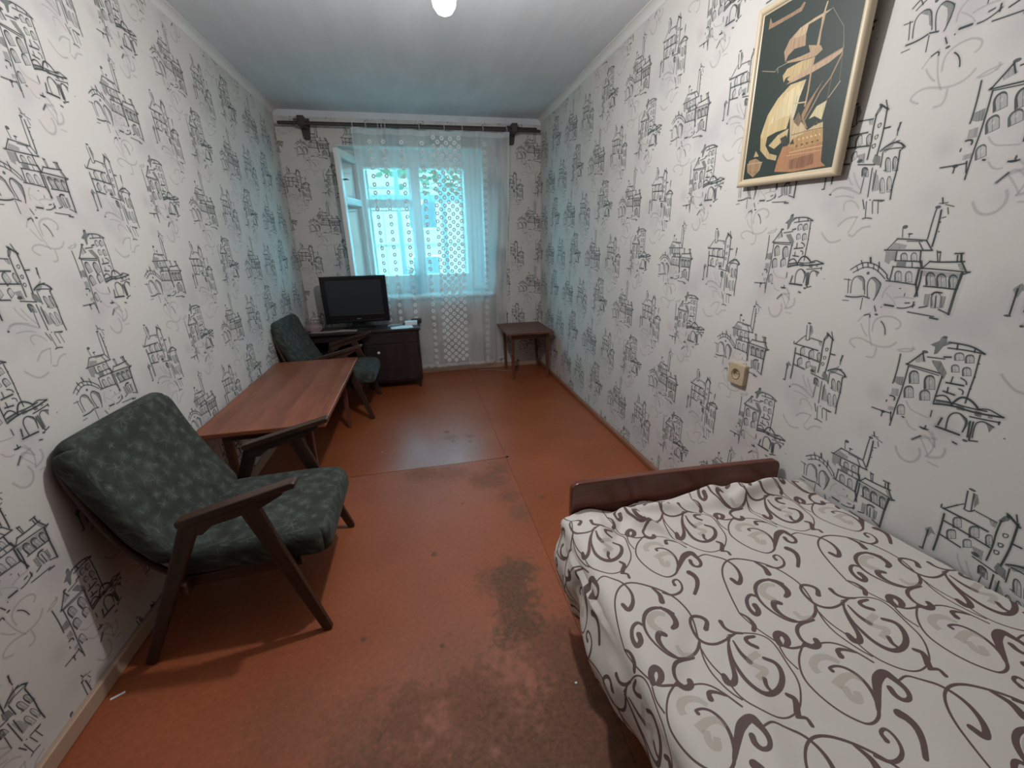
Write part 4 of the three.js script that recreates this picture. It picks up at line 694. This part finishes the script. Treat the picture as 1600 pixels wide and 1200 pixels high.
{ // bedspread: lies on the mattress, hangs over the open side, gathers at the footboard
  const NX = 150, NZ = 210, pos = [], uv = [], idx = [];
  const zA = -1.108, zB = 0.98, xE = 0.425, R = 0.045; // mattress edge under the cloth
  const topY = (x, z) => 0.452 + 0.026 * smooth(-0.5, -1.1, z) + 0.052 * smooth(-1.12, -0.42, z) * smooth(0.5, 1.25, x) + 0.012 * smooth(-1.1, -0.3, z)
    + 0.010 * fbm(x * 3.1, z * 2.6, 1, 3) + 0.004 * fbm(x * 9, z * 5, 4, 2);
  for (let j = 0; j <= NZ; j++) for (let i = 0; i <= NX; i++) {
    const v = j / NZ; const z = zA + (zB - zA) * Math.pow(v, 1.15); const end = smooth(0.16, 0, z - zA);
    const flat = 1.272 - xE; const drop = 0.19 - 0.03 * smooth(-1, -0.5, z) - 0.035 * smooth(-0.9, -0.3, z) + 0.02 * fbm(z * 4, 2, 3, 3); const len = flat + R * 1.57 + drop;
    const s = (i / NX) * len; let x, y;
    const over = 0.05 * smooth(-1.05, -0.85, z) * smooth(-0.6, -0.8, z) * 0.3;
    if (s < flat) { x = 1.272 - s; y = topY(x, z); }
    else { const base = topY(xE, z); const q = s - flat; if (q < R * 1.57) { const a = q / R; x = xE - R * Math.sin(a); y = base - R * (1 - Math.cos(a)); } else { const d = q - R * 1.57; const wav = 0.016 * Math.sin(z * 17 + 0.7) * smooth(0, 0.12, d) + 0.012 * fbm(z * 6, d * 8, 6, 3) * smooth(0, 0.06, d); x = xE - R - 0.018 * smooth(0, 0.1, d) - wav - over + 0.02 * smooth(0.1, 0.2, d); y = base - R - d; } }
    // folds: diagonal creases at the near corner, a gathered ridge at the foot
    const cr = (cx, cz, ax, az, w, h) => { const dx = x - cx, dz = z - cz; const c = Math.cos(ax), n = Math.sin(ax); const p = dx * c + dz * n, q = -dx * n + dz * c; return h * Math.exp(-(q * q) / (w * w)) * smooth(az, az * 0.3, Math.abs(p)); };
    if (s < flat + R) {
      y += cr(0.62, -1.0, 1.1, 0.12, 0.016, 0.026) + cr(0.68, -1.03, 0.35, 0.12, 0.015, 0.024) + cr(0.55, -0.98, 2.2, 0.1, 0.02, -0.016) + cr(0.66, -0.92, 0.7, 0.12, 0.018, -0.012) + cr(0.95, -1.05, 0.1, 0.2, 0.02, 0.024) + cr(1.1, -1.02, -0.2, 0.18, 0.018, 0.022) + cr(0.9, -0.97, 0.25, 0.2, 0.022, -0.01) + cr(0.47, -0.95, 1.9, 0.14, 0.018, 0.01) + cr(0.78, -1.06, 0.0, 0.12, 0.015, 0.01) + cr(0.5, -0.55, 2.3, 0.16, 0.03, -0.006) + cr(0.55, -0.4, 2.0, 0.2, 0.03, 0.006);
      y += 0.012 * end * (1 - end) * 4 * (0.5 + 0.5 * Math.sin(x * 44 + Math.sin(x * 13) * 2)) * (0.4 + 0.6 * smooth(0.5, 0.75, x)) * smooth(flat + R, flat - 0.1, s) + 0.018 * end * (1 - end) * 4 * smooth(0.65, 0.95, x);
    } else { const wr = cr(x, -0.92, 0, 9, 0.03, 0.012) - cr(x, -0.86, 0, 9, 0.03, 0.01) + cr(x, -0.6, 0, 9, 0.045, 0.01); x -= wr * smooth(flat + R, flat + R + 0.08, s); }
    y -= 0.05 * Math.pow(end, 3) * (0.75 + 0.25 * Math.sin(Math.min(s, flat) * 30)); if (s > flat) x += 0.022 * end * end * smooth(flat, flat + 0.1, s);
    pos.push(x, y, z); uv.push((1.272 - s) / CELL.w, -(z + 0.008 * end) / CELL.h);
  }
  for (let j = 0; j < NZ; j++) for (let i = 0; i < NX; i++) { const a = j * (NX + 1) + i, b = a + NX + 1; idx.push(a, a + 1, b + 1, a, b + 1, b); }
  const g = new THREE.BufferGeometry(); g.setAttribute('position', new THREE.Float32BufferAttribute(pos, 3)); g.setAttribute('uv', new THREE.Float32BufferAttribute(uv, 2)); g.setIndex(idx); g.computeVertexNormals();
  tag(put('bedspread', g, phys({ name: 'scroll_cloth', map: clothMap, roughness: 0.75, sheen: 0.15, side: THREE.DoubleSide })), 'cream bedspread printed with brown scrolls covering the bed', 'bedspread');
}
// ================= litter =================
const scrap = (x, z, L, w, turn, label, mat = paper) => { const m = tag(put('paper_scrap', new RoundedBoxGeometry(L, 0.0016, w, 1, 0.0006).translate(0, 0.0014, 0), mat), label, 'scrap'); m.position.set(x, 0, z); m.rotation.y = turn; };
scrap(-1.045, -1.155, 0.036, 0.008, 0.5, 'white paper scrap on the floor by the left skirting near the armchair');
scrap(0.37, -0.86, 0.008, 0.006, 0.2, 'tiny pale crumb on the floor beside the bed');
scrap(-0.35, -2.62, 0.007, 0.006, 0.8, 'tiny pale crumb on the floor beside the coffee table');
tag(put('nail_head', lathe([[0, 0], [0.009, 0], [0.008, 0.004], [0.003, 0.006], [0, 0.006]], 16).translate(0.458, 0.0006, -2.338), std({ name: 'nail_iron', color: 0x1c1714, roughness: 0.6 })), 'dark nail head at the right end of the floor joint', 'nail');
renderer.render(scene, camera);
